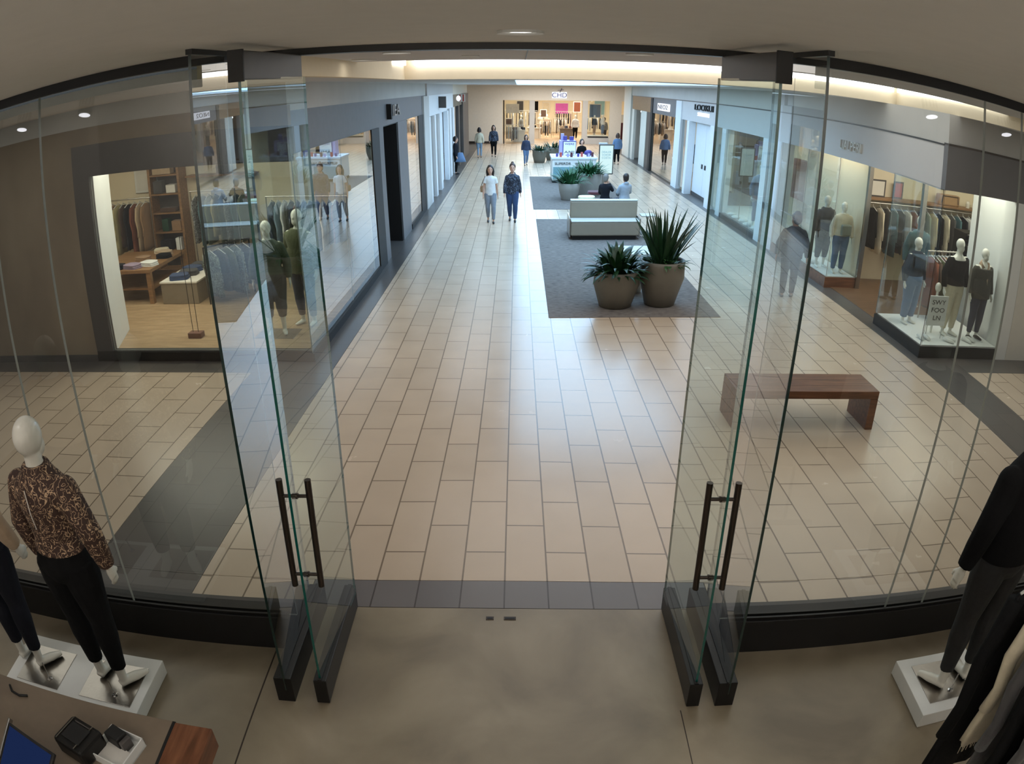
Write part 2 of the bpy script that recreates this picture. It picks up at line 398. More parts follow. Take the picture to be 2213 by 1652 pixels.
# spotlight track in the shop, seen mirrored in the side glass
def spot_track(x0, x1, label):
    o = MB().box(x0, x1, 1.93, 2.07, 3.57, 3.65).build('lighting_track', M_blackp, bevel=.004); tag(o, label, 'lighting track')
spot_track(-5.2, -2.2, 'black ceiling track on the mannequin pair side of the shop'); spot_track(2.2, 5.2, 'black ceiling track above the clothes rail side of the shop')
def spotlight(x, label, on):
    t = thing('track_spotlight', label, 'spotlight', (x, 2.0, 3.58), rot=(R(24), 0, 0))
    MB().lathe([(.02, .01), (.05, .0), (.055, -.06), (.060, -.15), (.052, -.155)]).build('housing', M_lettw, t, smooth=False)
    b = MB()
    for k in range(12):
        a = 2*PI*k/12; b.box(.058*math.cos(a)-.004, .058*math.cos(a)+.004, .058*math.sin(a)-.004, .058*math.sin(a)+.004, -.09, -.01)
    b.build('cooling_fins', M_grey, t)
    MB().lathe([(.048, -.158), (.001, -.158)], cap=False).build('lens', E_spot, t)
    L = bpy.data.lights.new('spot_lamp', 'SPOT'); L.energy = on; L.spot_size = R(75); L.spot_blend = .6; L.color = (1, .95, .88); L.shadow_soft_size = .04
    lo = bpy.data.objects.new('spot_lamp', L); COL.objects.link(lo); lo.parent = t; lo.location = (0, 0, -.18)
for x, l, on in ((-3.19, 'white ribbed ceiling spotlight nearest the entrance on the blouse mannequin side', 18), (-3.87, 'white ribbed ceiling spotlight second from the entrance, blouse mannequin side', 12),
             (-4.22, 'white ribbed ceiling spotlight furthest from the entrance, blouse mannequin side', 10), (3.01, 'white ribbed ceiling spotlight nearest the entrance, clothes rail side', 14), (3.80, 'white ribbed ceiling spotlight furthest from the entrance, clothes rail side', 10)):
    spotlight(x, l, on)

# ------------------------------------------------------------------ mall ceiling
slab('ceiling_tray', -1.66, 6.0, 3.98, 7.75, 3.70, 3.76, M_mceil)
slab('ceiling_slot', -1.66, 6.0, 7.75, 11.0, 4.05, 4.1, M_mceil)
slab('ceiling_slot_near_side', -1.66, 6.0, 7.70, 7.75, 3.76, 4.05, M_mceil)
slab('ceiling_left_soffit', -9.5, -1.78, 3.98, 11.12, 3.54, 3.60, M_mceil)
slab('ceiling_right_soffit', 6.1, 9.5, 3.98, 11.12, 3.54, 3.60, M_mceil)
struct('ceiling_coffer_left_side', MB().box(-1.78, -1.66, 3.98, 11.12, 3.54, 4.1), M_cream)
struct('ceiling_coffer_right_side', MB().box(6.0, 6.1, 3.98, 11.12, 3.54, 4.1), M_cream)
struct('ceiling_coffer_far_side', MB().box(-1.66, 6.0, 11.0, 11.12, 3.54, 4.1), M_cream)
struct('ceiling_hall_left', MB().box(-3.8, -.05, 11.12, 48, 3.54, 3.60), M_mceil)
struct('ceiling_hall_right', MB().box(3.7, 8.4, 11.12, 48, 3.54, 3.60), M_mceil)
struct('ceiling_hall_near', MB().box(-.05, 3.7, 11.12, 12.6, 3.54, 3.60), M_mceil)
struct('ceiling_hall_far', MB().box(-.05, 3.7, 40, 48, 3.54, 3.60), M_mceil)
struct('window_skylight', MB().box(-.05, 3.7, 12.6, 40, 3.60, 3.64), E_sky)
struct('ceiling_crack_line', MB().box(.07, .078, 4.0, 7.7, 3.697, 3.70), M_grey)
o = struct('trim_cove_light_far', MB().box(-1.5, 5.9, 10.93, 10.985, 3.735, 3.90), E_cove)
o = struct('trim_cove_light_right', MB().box(5.945, 5.99, 7.8, 10.9, 3.74, 3.90), E_cove)
o = struct('trim_cove_light_left', MB().box(-1.65, -1.62, 9.9, 10.9, 3.74, 3.90), E_cove)
downlight(-1.46, 7.1, 3.70, 'bright recessed downlight at the corner of the hall ceiling tray', .10)
downlight(-.42, 6.7, 3.70, 'unlit recessed downlight in the hall ceiling tray', .06, False)
downlight(-.95, 5.9, 3.70, 'recessed downlight above the header over the left door leaf', .09)
downlight(.95, 5.9, 3.70, 'recessed downlight above the header over the right door leaf', .09)
# general fill from added area lights, no fittings modelled
def area(name, x, y, z, sx, sy, e, col=(1, .97, .92), rot=(0, 0, 0)):
    L = bpy.data.lights.new(name, 'AREA'); L.shape = 'RECTANGLE'; L.size = sx; L.size_y = sy; L.energy = e; L.color = col
    o = bpy.data.objects.new(name, L); COL.objects.link(o); o.location = (x, y, z); o.rotation_euler = rot; return o
area('hall_tray_fill', 2.2, 5.9, 3.69, 6.5, 2.5, 56, (1, .96, .90))  # added fill under the tray, brightens the near hall
area('hall_slot_fill', 2.2, 9.4, 4.0, 6.5, 2.5, 60, (.96, .98, 1))  # added fill that boosts the cove light of the slot
area('left_bay_fill', -5.6, 6.0, 3.52, 4, 2, 33, (1, .97, .92))  # unseen fill added for the left bay
area('right_bay_fill', 7.6, 6.2, 3.52, 2, 2.4, 26, (1, .96, .90))  # likewise added, brightens the right bay
def bulb(x, y, z, e):
    L = bpy.data.lights.new('shop_pendant_lamp', 'POINT'); L.energy = e; L.color = (1, .95, .87); L.shadow_soft_size = .25
    o = bpy.data.objects.new('shop_pendant_lamp', L); COL.objects.link(o); o.location = (x, y, z)
for x, e_ in ((-3.2, 20), (0, 62), (3.2, 20)): area('back_wall_fill', x, -.9, 3.0, 2.0, .5, e_, (1, .96, .91), (-PI*.62, 0, 0))  # added, unseen; bounce off the back wall lightens the shop ceiling
area('shop_ceiling_fill', 0, .9, 3.62, 6, 2.4, 18, (1, .96, .90))  # added fill for the shop floor, no fitting
area('hall_end_fill', 2.5, 43.5, 3.5, 6, 4, 300, (1, .96, .90))  # added to brighten the far end of the hall
area('hall_far_left_fill', -1.3, 24, 3.5, 1.2, 18, 84, (.66, .82, 1))  # added bluish fill for the far hall
area('hall_far_right_fill', 4.8, 24, 3.5, 1.2, 18, 84, (.66, .82, 1))  # second added bluish fill, opposite side

# ------------------------------------------------------------------ left shop (facing us and down the hall)
YL, XF = 8.65, -2.73
slab('wall_left_shop_plaster', -9.5, -5.87, YL, YL+.12, .10, 3.27, M_plaster)
slab('baseboard_left_shop', -9.5, -5.87, YL-.02, YL, 0, .10, M_char)
slab('wall_left_shop_bulkhead', -9.5, XF, YL, YL+.12, 3.27, 3.54, M_lgrey)
slab('trim_left_shop_head', -5.87, XF, YL, YL+.12, 2.60, 3.03, M_char)
slab('wall_left_shop_upper', -5.87, XF, YL, YL+.12, 3.03, 3.27, M_plaster)
slab('trim_left_shop_jamb', -5.87, -5.60, YL, YL+.12, .15, 2.60, M_char)
slab('trim_left_shop_base', -5.87, XF, YL, YL+.12, 0, .15, M_blackp)
mb = MB(); mb.pane((-5.66, YL+.12), (-5.96, 9.72), .08, .10, 3.05, edge=0); struct('wall_left_shop_side', mb, M_white)
slab('wall_left_shop_back', -9.4, XF-.1, 13.5, 13.6, 0, 3.1, M_cwall)
slab('wall_left_shop_far', -9.5, -9.4, 8.8, 13.6, 0, 3.1, M_cwall)
slab('floor_left_shop', -9.4, XF-.1, YL+.12, 13.5, 0, .10, M_shopfloor)
slab('ceiling_left_shop', -9.4, XF-.1, YL+.12, 13.5, 3.05, 3.12, M_white)
struct('trim_left_shop_light_panel', MB().box(-8.6, -3.4, 9.9, 11.1, 3.03, 3.05), E_shop)
area('left_shop_window_lamp', -4.6, 9.3, 3.0, 2.4, .5, 34, (1, .93, .82))
window([((-5.595, YL+.06), (XF-.02, YL+.06))], G_side, .152, 2.598)
window([((XF, YL+.02), (XF, 11.15)), ((XF, 11.158), (XF, 13.54))], G_shop, .12, 2.68)
slab('trim_left_shop_sill', XF-.06, XF+.03, YL, 13.6, 0, .12, M_blackp)
slab('trim_left_fascia', XF-.1, XF, YL+.12, 22.0, 2.68, 3.20, M_grey)
slab('wall_left_band', XF-.1, XF, YL+.12, 22.0, 3.20, 3.54, M_lgrey)
slab('trim_left_black_post', XF-.1, XF+.02, 13.6, 14.35, 0, 2.68, M_blackp)
slab('wall_left_column', XF-.45, XF, 14.35, 14.9, 0, 2.68, M_grey)
dg = sgroup('door_3')
MB().box(XF-.55, XF-.47, 14.9, 16.62, 0, 2.68).build('door_leaf', M_blackp, dg)
MB().box(XF-.47, XF-.01, 16.62, 16.70, 0, 2.68).build('jamb', M_blackp, dg)
MB().box(XF-.47, XF-.01, 14.9, 16.62, 2.66, 2.68).build('head', M_blackp, dg)
slab('wall_left_column_second', XF-.1, XF+.01, 16.70, 18.05, 0, 2.68, M_grey)
slab('trim_left_sill_second', XF-.06, XF+.03, 18.05, 20.15, 0, .13, M_blackp)
window([((XF, 18.06), (XF, 20.1))], G_shop, .13, 2.68)
slab('trim_left_black_post_second', XF-.1, XF+.02, 20.15, 21.2, 0, 2.68, M_blackp)
slab('wall_left_pilaster', XF-.1, XF+.05, 21.2, 22.45, 0, 3.18, M_lgrey)
slab('wall_left_window_back', -4.6, -4.5, 17.2, 21.2, 0, 2.7, M_cwall)
slab('floor_left_second_shop', -4.5, XF-.1, 17.2, 21.2, 0, .08, M_shopfloor)
area('left_second_shop_lamp', -3.5, 19.2, 2.7, 1.2, 2.4, 40, (1, .86, .62))
sg = thing('shop_sign', 'raised black and silver letters on grey fascia above the black doorway', 'sign', (XF, 16.4, 2.94))
MB().box(0, .10, -1.02, -.88, -.15, .16).build('blade', M_blackp, sg)
text('letters', 'IEA', M_letter, sg, (.02, .05, 0), .34, (R(90), 0, R(90)), .02, 2.1)
# white store further along
slab('wall_left_white_top', XF-.1, XF, 22.45, 31.4, 3.18, 3.54, M_mceil)
slab('wall_left_white_fascia', XF-.1, XF, 22.45, 28.7, 2.56, 3.18, M_blwhite)
slab('wall_left_white_fascia_far', XF-.1, XF, 28.7, 31.4, 2.62, 3.18, M_blwhite)
for i, (a, b) in enumerate(((22.45, 22.75), (23.85, 24.25), (25.4, 26.0), (28.3, 28.7), (29.2, 30.0), (30.6, 31.4))):
    slab('wall_left_white_post_%s' % ['first', 'second', 'third', 'fourth', 'fifth', 'sixth'][i], XF-.12, XF+.05, a, b, 0, 2.56 if i < 4 else 2.62, M_blwhite)
slab('wall_left_white_panel', XF-.25, XF-.15, 26.0, 28.3, 0, 2.56, M_blwhite)
slab('wall_left_white_inner', -4.2, -4.1, 22.4, 31.4, 0, 2.6, M_lgrey)
slab('floor_left_white_shop', -4.1, XF-.12, 22.4, 31.4, 0, .02, M_dark)
window([((XF-.03, 22.76), (XF-.03, 23.84)), ((XF-.03, 24.26), (XF-.03, 25.39)), ((XF-.03, 28.71), (XF-.03, 29.19)), ((XF-.03, 30.01), (XF-.03, 30.59))], G_shop, .05, 2.56)
area('left_white_shop_lamp', -3.4, 26, 2.55, .8, 6, 30, (.92, .96, 1))
sg = thing('shop_sign', 'white fascia sign with dark edge and reddish lettering past the black doorway', 'sign', (XF, 27, 2.92))
MB().box(0, .25, -1.35, -1.15, -.18, .2).build('blade', M_char, sg)
text('letters', 'JR', M_red, sg, (.03, .1, 0), .36, (R(90), 0, R(90)), .01, 2.4)
# brown store
slab('wall_left_brown_top', XF-.1, XF, 31.4, 40.2, 3.12, 3.54, M_beige)
slab('wall_left_brown_pier', XF-.1, XF+.06, 36.2, 40.2, 0, 3.12, M_char)
slab('wall_left_brown_fascia', XF-.1, XF, 31.4, 36.2, 2.62, 3.12, M_plaster)
slab('wall_left_brown_post', XF-.1, XF+.05, 33.6, 34.2, 0, 2.62, M_char)
slab('wall_left_brown_inner', -4.2, -4.1, 31.4, 40, 0, 2.6, M_beige)
window([((XF-.03, 31.41), (XF-.03, 33.59)), ((XF-.03, 34.21), (XF-.03, 36.19))], G_shop, .05, 2.62)
area('left_brown_shop_lamp', -3.4, 35, 2.55, .8, 4, 22, (1, .85, .66))
sg = thing('wall_lantern', 'glowing round lamp beside a small red and white sign high on the brown shopfront', 'lamp', (XF+.02, 32.8, 2.95))
MB().ell((.10, 0, 0), (.10, .10, .12)).build('globe', E_sign, sg); MB().box(0, .10, -.02, .02, -.02, .02).build('bracket', M_blackp, sg)
sg = thing('shop_sign', 'small red and white projecting sign next to the round lamp', 'sign', (XF, 34.2, 2.94))
MB().box(0, .32, -.03, .03, -.16, .18).build('board', M_paper, sg); MB().box(.05, .12, -.04, -.03, -.14, .16).build('red_stripe', M_red, sg); MB().box(.2, .27, -.04, -.03, -.14, .16).build('red_stripe', M_red, sg)

# ------------------------------------------------------------------ right side of the hall
XR = 5.82
slab('wall_right_upper_band', XR, XR+.12, 9.12, 40.3, 3.10, 3.54, M_lgrey)
slab('trim_right_line', XR-.01, XR+.11, 9.12, 40.3, 3.075, 3.10, M_bronze)
slab('wall_right_fascia', XR, XR+.12, 9.12, 27.0, 2.44, 3.075, M_mceil)
slab('wall_right_front_upper', XR, 9.5, 9.0, 9.12, 3.12, 3.54, M_lgrey)
slab('trim_right_front_line', XR, 9.5, 8.985, 9.12, 3.09, 3.12, M_bronze)
slab('wall_right_front_fascia', XR, 9.5, 9.0, 9.12, 2.46, 3.09, M_grey)
slab('wall_right_front_pier', 7.52, 9.5, 9.0, 9.12, 0, 2.46, M_beige)
slab('wall_right_front_jamb', 7.30, 7.515, 9.0, 9.35, 0, 2.46, M_white)
# display podiums and glass
slab('trim_right_podium_near', XR-.02, 7.30, 9.0, 10.55, 0, .17, M_blackp)
slab('floor_right_podium_near', XR+.01, 7.29, 9.03, 10.50, .17, .185, M_white)
slab('trim_right_podium_far', XR-.02, 6.42, 12.65, 15.75, 0, .20, M_wood)
slab('floor_right_podium_far', XR+.01, 6.40, 12.68, 15.7, .20, .215, M_white)
window([((XR+.02, 9.03), (7.30, 9.03)), ((XR, 9.03), (XR, 10.55))], G_shop, .187, 2.46, edge=M_dgreen)
window([((XR, 12.66), (XR, 14.2)), ((XR, 14.21), (XR, 15.75)), ((XR+.02, 12.66), (6.42, 12.66))], G_shop, .217, 2.44)
window([((XR+.03, 10.57), (6.6, 10.9))], G_shop, .03, 2.44)
slab('trim_right_entrance_post', 6.42, 6.50, 12.60, 12.68, 0, 2.46, M_steel)
slab('trim_right_entrance_post_second', 6.60, 6.68, 10.86, 10.94, 0, 2.46, M_steel)
slab('wall_right_shop_partition', 6.45, 6.52, 12.72, 15.8, 0, 2.6, M_cwall)
slab('wall_right_shop_back', 6.52, 10.4, 13.4, 13.5, 0, 2.9, M_cwall)
slab('wall_right_shop_far', 10.3, 10.4, 9.12, 13.4, 0, 2.9, M_cwall)
slab('wall_right_shop_window_side', 7.42, 7.52, 9.35, 10.5, 0, 2.9, M_white)
slab('floor_right_shop', XR+.12, 10.3, 9.12, 13.4, -.02, .01, M_darkfloor)
slab('ceiling_right_shop', XR+.12, 10.4, 9.12, 15.8, 2.9, 2.96, M_white)
struct('trim_right_shop_light_panel', MB().box(6.4, 10.0, 11.2, 12.3, 2.88, 2.9), E_shop)
area('right_shop_window_lamp', 6.6, 9.8, 2.85, 1.4, .9, 34, (1, .94, .84))
area('right_shop_window_lamp', 6.15, 14.0, 2.6, .3, 2.4, 14, (1, .93, .82))
slab('wall_right_column', XR-.02, XR+.3, 15.8, 17.05, 0, 2.44, M_blwhite)
slab('trim_right_second_base', XR-.02, XR+.14, 17.05, 20.2, 0, .12, M_char)
window([((XR+.02, 17.06), (XR+.02, 18.5)), ((XR+.02, 18.51), (XR+.02, 20.19))], G_shop, .12, 2.44)
slab('wall_right_second_back', 7.2, 7.3, 16, 21.5, 0, 2.44, M_cwall)
slab('floor_right_second_shop', XR+.14, 7.2, 17.05, 21.5, 0, .12, M_white)
area('right_second_shop_lamp', 6.5, 18.8, 2.4, .7, 3, 26, (.95, 1, .94))
for i, (a, b) in enumerate(((20.2, 20.6), (21.5, 21.95), (24.75, 25.05), (26.1, 27.0))):
    slab('wall_right_white_post_%s' % ['first', 'second', 'third', 'fourth'][i], XR-.04, XR+.2, a, b, 0, 2.44 if i < 3 else 3.07, M_blwhite)
window([((XR+.05, 20.61), (XR+.05, 21.49)), ((XR+.05, 25.06), (XR+.05, 26.09))], G_shop, .12, 2.44)
d4 = sgroup('door_4'); d5 = sgroup('door_5')
for d, a, b in ((d4, 21.98, 23.34), (d5, 23.36, 24.73)):
    MB().box(XR+.22, XR+.27, a, b, .12, 2.43).build('door_leaf', M_blwhite, d, bevel=.004)
    MB().box(XR+.22, XR+.26, a, b, 0, .12).build('kick_plate', M_char, d)
    MB().box(XR+.20, XR+.22, (b-.26 if d is d4 else a+.12), (b-.12 if d is d4 else a+.26), .98, 1.12).build('lock_plate', M_blackp, d)
slab('wall_right_second_fascia_back', XR+.27, XR+.33, 21.9, 24.8, 0, 2.44, M_blwhite)
sg = thing('shop_sign', 'two-line dark lettering with glowing lower line above the white double doors', 'sign', (XR, 23.0, 2.82))
text('letters', 'LOOKUI', M_blackp, sg, (-.02, 0, .09), .26, (R(90), 0, R(-90)), .02, 2.5)
text('glowing_letters', 'STUDN', E_sign, sg, (-.02, 0, -.12), .17, (R(90), 0, R(-90)), .02, 2.6)
sg = thing('shop_sign', 'silver raised letters on the pale fascia above the corner clothes shop', 'sign', (XR, 12.25, 2.68))
text('letters', 'LIALPERI', M_lettw, sg, (-.02, 0, 0), .24, (R(90), 0, R(-90)), .02, 1.0)
# store with glowing box sign
slab('wall_right_sign_fascia', XR, XR+.12, 27.0, 31.85, 2.45, 3.075, M_grey)
slab('trim_right_black_post', XR-.03, XR+.12, 31.85, 32.3, 0, 3.07, M_blackp)
window([((XR+.04, 27.02), (XR+.04, 31.83))], G_shop, .05, 2.45)
slab('wall_right_third_back', 7.6, 7.7, 25.2, 31.9, 0, 2.6, M_cwall)
slab('floor_right_third_shop', XR+.12, 7.6, 25.2, 31.9, 0, .05, M_shopfloor)
area('right_third_shop_lamp', 6.7, 29, 2.5, 1, 4, 40, (1, .93, .78))
sg = thing('shop_sign', 'glowing white rectangular box sign on grey fascia', 'sign', (XR, 29.4, 2.75))
MB().box(-.06, 0, -1.15, 1.15, -.14, .14).build('light_box', E_sign, sg)
text('letters', 'NEO2', M_char, sg, (-.07, 0, 0), .24, (R(90), 0, R(-90)), .004, 3.2)
# brown store
slab('wall_right_brown_fascia', XR, XR+.12, 32.3, 37.6, 2.45, 3.075, M_oak)
slab('wall_right_brown_post', XR, XR+.12, 37.0, 37.6, 0, 2.45, M_beige)
slab('wall_right_brown_panel', XR, XR+.12, 33.4, 34.9, 0, 2.45, M_beige)
slab('wall_right_brown_window', XR+.02, XR+.10, 32.3, 33.4, 0, 2.45, M_char)
slab('wall_right_doorway_back', 7.2, 7.3, 34.5, 37.2, 0, 2.45, M_wood)
slab('wall_right_white_column', XR-.05, XR+.5, 37.9, 40.3, 0, 3.54, M_beige)
o = MB().ell((XR+.06, 35.1, 2.40), (.05, .05, .05)).build('ceiling_lamp', E_cove); tag(o, 'tiny glowing lamp at the head of the dark brown doorway', 'lamp')

# ------------------------------------------------------------------ far end
YF = 47.0
slab('wall_far_left', -5.5, -1.3, YF, YF+.15, 0, 3.54, M_beige)
slab('baseboard_far_left', -5.5, -1.3, YF-.03, YF, .0, .14, M_bronze)
slab('wall_far_fascia', -1.3, 6.95, YF, YF+.15, 2.64, 3.30, M_beige)
slab('wall_far_top', -1.3, 8.4, YF, YF+.15, 3.30, 3.54, M_beige)
slab('wall_far_pillar_left', -1.3, -.95, YF, YF+.3, 0, 2.64, M_beige)
slab('wall_far_pillar_second', .75, 1.08, YF, YF+.4, 0, 2.64, M_lgrey)
slab('wall_far_pillar_third', 4.12, 4.45, YF, YF+.4, 0, 2.64, M_lgrey)
slab('wall_far_window_base', 4.45, 5.85, YF, YF+.3, 0, .42, M_lgrey)
slab('trim_far_window_base', 4.5, 5.8, YF-.02, YF, .40, .48, M_blackp)
slab('wall_far_pier', 5.85, 6.59, YF, YF+.3, 0, 2.64, M_beige)
slab('wall_far_column', 6.92, 7.6, YF, YF+.3, 0, 3.30, M_white)
window([((4.46, YF+.1), (5.84, YF+.1))], G_shop, .49, 2.64)
window([((-.94, YF+.1), (.74, YF+.1))], G_shop, .05, 2.64)
slab('trim_far_black_post', -.92, -.84, YF, YF+.1, 0, 2.64, M_blackp)
slab('floor_far_shop', -3.0, 9.0, YF+.0, 60, -.1, 0, M_shopfloor)
slab('floor_hall_beyond_left', -5.5, -3.705, 40.3, 47, -.1, 0, M_tile)
slab('floor_hall_beyond_right', 6.385, 9.5, 40.4, 47, -.1, 0, M_tile)
slab('wall_far_shop_back', -3.0, 9.0, 60, 60.1, 0, 3.3, M_cwall)
slab('wall_far_shop_left', -3.1, -3.0, YF+.15, 60, 0, 3.3, M_cwall)
slab('wall_far_shop_right', 9.0, 9.1, YF+.15, 60, 0, 3.3, M_cwall)
slab('ceiling_far_shop', -3.0, 9.0, YF+.15, 60, 3.2, 3.3, M_white)
struct('trim_far_shop_light_panel', MB().box(-1.5, 7.5, 50, 57, 3.17, 3.2), E_shop)
slab('wall_corridor_left', -5.6, -5.5, 40, 47.1, 0, 3.54, M_beige); slab('wall_corridor_right', 9.5, 9.6, 40, 47, 0, 3.54, M_beige)
slab('wall_corridor_left_near', -5.5, XF-.1, 40.2, 40.3, 0, 3.54, M_beige)
slab('wall_corridor_right_near', 6.32, 9.5, 40.3, 40.4, 0, 3.54, M_beige); slab('wall_far_right_end', 7.6, 9.5, YF, YF+.15, 0, 3.54, M_beige)
sg = thing('shop_sign', 'backlit dark letters on the far fascia at the end of the hall', 'sign', (2.62, YF, 2.95))
MB().box(-.46, .46, -.03, 0, -.17, .2).build('halo', E_sign, sg)
text('letters', 'CHD', M_violet, sg, (0, -.05, 0), .40, (R(90), 0, 0), .02, 1.1)
MB().tube([(.02, -.06, .16), (.14, -.06, .42)], .018, 6).build('stroke', M_blackp, sg)
MB().tube([(-.12, -.06, .30), (.26, -.06, .33)], .012, 6).build('stroke', M_violet, sg)

# ------------------------------------------------------------------ figures
def V3(p): return Vector(p)
def figure(name, label, cat, loc, rz, h, kind='person', pose=None, top=None, bottom=None, hair=None, skin=None, shoes=None, vox=.013, group=None, wide=1.0, face=True, shoe_m=None, head_yaw=0, dz=0.0, lean=0.0):
    """local frame: feet at the origin, faces -Y, height h. Joints are fractions of h."""
    t = thing(name, label, cat, loc, rz, group)
    skin = skin or M_skin
    J = dict(shL=(.090 if kind == 'person' else .094, 0, .790+dz), elL=(.128, .015, .640+dz), wrL=(.140, -.03, .49+dz), shR=(-.090 if kind == 'person' else -.094, 0, .790+dz), elR=(-.128, .015, .640+dz), wrR=(-.140, -.03, .49+dz),
             hipL=(.05, 0, .505+dz), knL=(.055, -.008, .285), anL=(.056, .012, .045), hipR=(-.05, 0, .505+dz), knR=(-.055, -.008, .285), anR=(-.056, .012, .045),
             toeL=(.07, -.085, .014), toeR=(-.07, -.085, .014))
    J.update(pose or {})
    P = {k: V3((v[0]*(wide if k[:2] in ('sh', 'el', 'wr') else 1), v[1], v[2]))*h for k, v in J.items()}
    TR = [(.465, .062, .048), (.50, .086, .062), (.53, .092, .065), (.57, .084, .058), (.615, .070, .050), (.66, .073, .053), (.71, .083, .060), (.755, .094, .060), (.785, .096, .054), (.808, .076, .046), (.822, .056, .040), (.838, .038, .034), (.855, .030, .030), (.885, .028, .029)]
    def torso(mb, z0, z1, e, ez=0):
        rows = []
        for z, rx, ry in TR:
            if z < z0-1e-6 or z > z1+1e-6: continue
            rows.append((0, -lean*max(0, z-.5)*h, (z+dz)*h, (rx*wide+e)*h, (ry*wide+e)*h))
        mb.erings(rows, 24)
    b = MB(); torso(b, .465, .885, 0)
    hy = -.006*h-lean*.4*h
    g = h*(1.14 if kind == 'person' else 1.0)
    hc = (0, hy, (.930+dz)*h+(g-h)*.03)
    cy, sy = math.cos(head_yaw), math.sin(head_yaw)
    hd = lambda x, y, z: (hc[0]+(x*cy-y*sy)*g, hc[1]+(x*sy+y*cy)*g, hc[2]+z*g)
    b.ell((hc[0], hc[1]+.006*g, hc[2]+.010*g), (.045*g, .054*g, .060*g), 20, 14)
    b.ell(hd(0, -.018, -.030), (.032*g, .034*g, .038*g), 16, 10)
    if kind == 'person' and face:
        b.tube([hd(0, -.048, .012), hd(0, -.062, -.010)], [.004*h, .008*h], 8)
        for s in (-1, 1): b.ell(hd(s*.045, .004, .0), (.006*h, .010*h, .015*h), 8, 6)
    elif kind == 'mannequin':
        b.tube([hd(0, -.046, .014), hd(0, -.055, -.008)], [.005*h, .008*h], 8)
    for s in 'LR':
        a, e, w = P['sh'+s], P['el'+s], P['wr'+s]
        b.ell(a, (.031*h, .030*h, .030*h), 14, 10)
        b.tube([a, a*.7+e*.3, e, e*.55+w*.45, w], [.029*h, .027*h, .022*h, .021*h, .0145*h], 12)
        d = (w-e).normalized(); sd = V3((1 if s == 'L' else -1, 0, 0))
        fwd = V3((0, -1, 0)); side = d.cross(sd).normalized()*(1 if s == 'L' else -1)
        pal = w+d*.028*h
        b.tube([w, w+d*.02*h, w+d*.05*h], [.0135*h, .020*h, .019*h], 10, flat=.55, up=tuple(sd))
        for k, (o_, ln) in enumerate(((-.015, .036), (-.005, .042), (.005, .040), (.014, .031))):
            q0 = w+d*.046*h+fwd*(-o_)*h; q1 = q0+d*ln*.55*h; q2 = q0+d*ln*h - sd*.010*h
            b.tube([q0, q1, q2], [.0052*h, .005*h, .004*h], 6)
        q0 = w+d*.018*h+fwd*.014*h
        b.tube([q0, q0+d*.016*h+fwd*.014*h, q0+d*.034*h+fwd*.016*h-sd*.006*h], [.0065*h, .006*h, .0045*h], 6)
        hi, kn, an, to = P['hip'+s], P['kn'+s], P['an'+s], P['toe'+s]
        b.tube([hi+V3((0, 0, .02*h)), hi*.75+kn*.25, hi*.3+kn*.7, kn, kn*.65+an*.35, kn*.25+an*.75, an], [.050*h, .050*h, .037*h, .030*h, .031*h, .021*h, .018*h], 14)
        back = (an-to); back.z = 0; back.normalize()
        heel = V3((an.x, an.y, to.z))+back*.018*h
        b.tube([heel, V3((an.x, an.y, to.z+.008*h)), heel*.4+to*.6+V3((0, 0, .004*h)), to], [.017*h, .022*h, .021*h, .012*h], 12, flat=.75, up=(0, 0, 1))
        b.tube([an, V3((an.x, an.y, to.z+.010*h))], [.018*h, .018*h], 10)
    b.build('body', M_mann if kind == 'mannequin' else skin, t, remesh=vox)
    if kind == 'person' and face:
        for s in (-1, 1):
            MB().ell(hd(s*.018, -.045, .010), (.006*h, .004*h, .004*h), 8, 6).build('eye', M_eye, t, smooth=True)
        MB().ell(hd(0, -.0535, -.028), (.013*h, .004*h, .004*h), 8, 6).build('mouth', M_lip, t, smooth=True)
    if bottom:
        m, hem, e = bottom['m'], bottom.get('hem', .06), bottom.get('e', .010)
        b = MB(); torso(b, .465, bottom.get('waist', .60), e)
        for s in 'LR':
            hi, kn, an = P['hip'+s], P['kn'+s], P['an'+s]
            an2 = kn+(an-kn)*((.285-hem)/(.285-.045)) if hem < .28 else None
            r = [.052, .052, .040, .033, .034, .026, .023]
            fl = bottom.get('flare', 0)
            pts = [hi+V3((0, 0, .02*h)), hi*.75+kn*.25, hi*.3+kn*.7, kn, kn*.65+an2*.35, kn*.25+an2*.75, an2]
            b.tube(pts, [(x+e*(1-.09*k)+fl*k/6)*h for k, x in enumerate(r)], 14)
        b.build(bottom.get('name', 'trousers'), m, t, remesh=vox)
    if top:
        m, hem, slv, e = top['m'], top.get('hem', .52), top.get('sleeve', 1.0), top.get('e', .014)
        b = MB(); rows = []
        lo = [r for r in TR if r[0] >= hem]
        torso(b, hem, top.get('neck', .838), e)
        if top.get('drape'):   # loose hem hanging straight
            rx = max(r[1] for r in TR if abs(r[0]-hem) < .12)*wide+e+top['drape']
            b.erings([(0, 0, (hem+dz-.004)*h, rx*h, rx*.74*h), (0, 0, (hem+.06+dz)*h, rx*h, rx*.72*h), (0, 0, (hem+.2+dz)*h, (rx-.008)*h, (rx*.66)*h)], 24)
        for s in 'LR':
            a, el, w = P['sh'+s], P['el'+s], P['wr'+s]
            a = a-V3((0, 0, e*.7*h)); k_ = min(e, .016)
            b.ell(a, ((.030+k_)*h, (.029+k_)*h, (.028+k_)*h), 14, 10)
            full = [a, a*.7+el*.3, el, el*.5+w*.5, el+(w-el)*.96]; rr = [.030, .030, .026, .025, .020]
            n = 5 if slv >= 1 else (3 if slv > .4 else 2)
            b.tube(full[:n] if n > 2 else [full[0], a*.45+el*.55], [(x+k_*(1-.14*q_))*h for q_, x in enumerate(rr[:n])] if n > 2 else [(.030+k_)*h, (.031+k_)*h], 12)
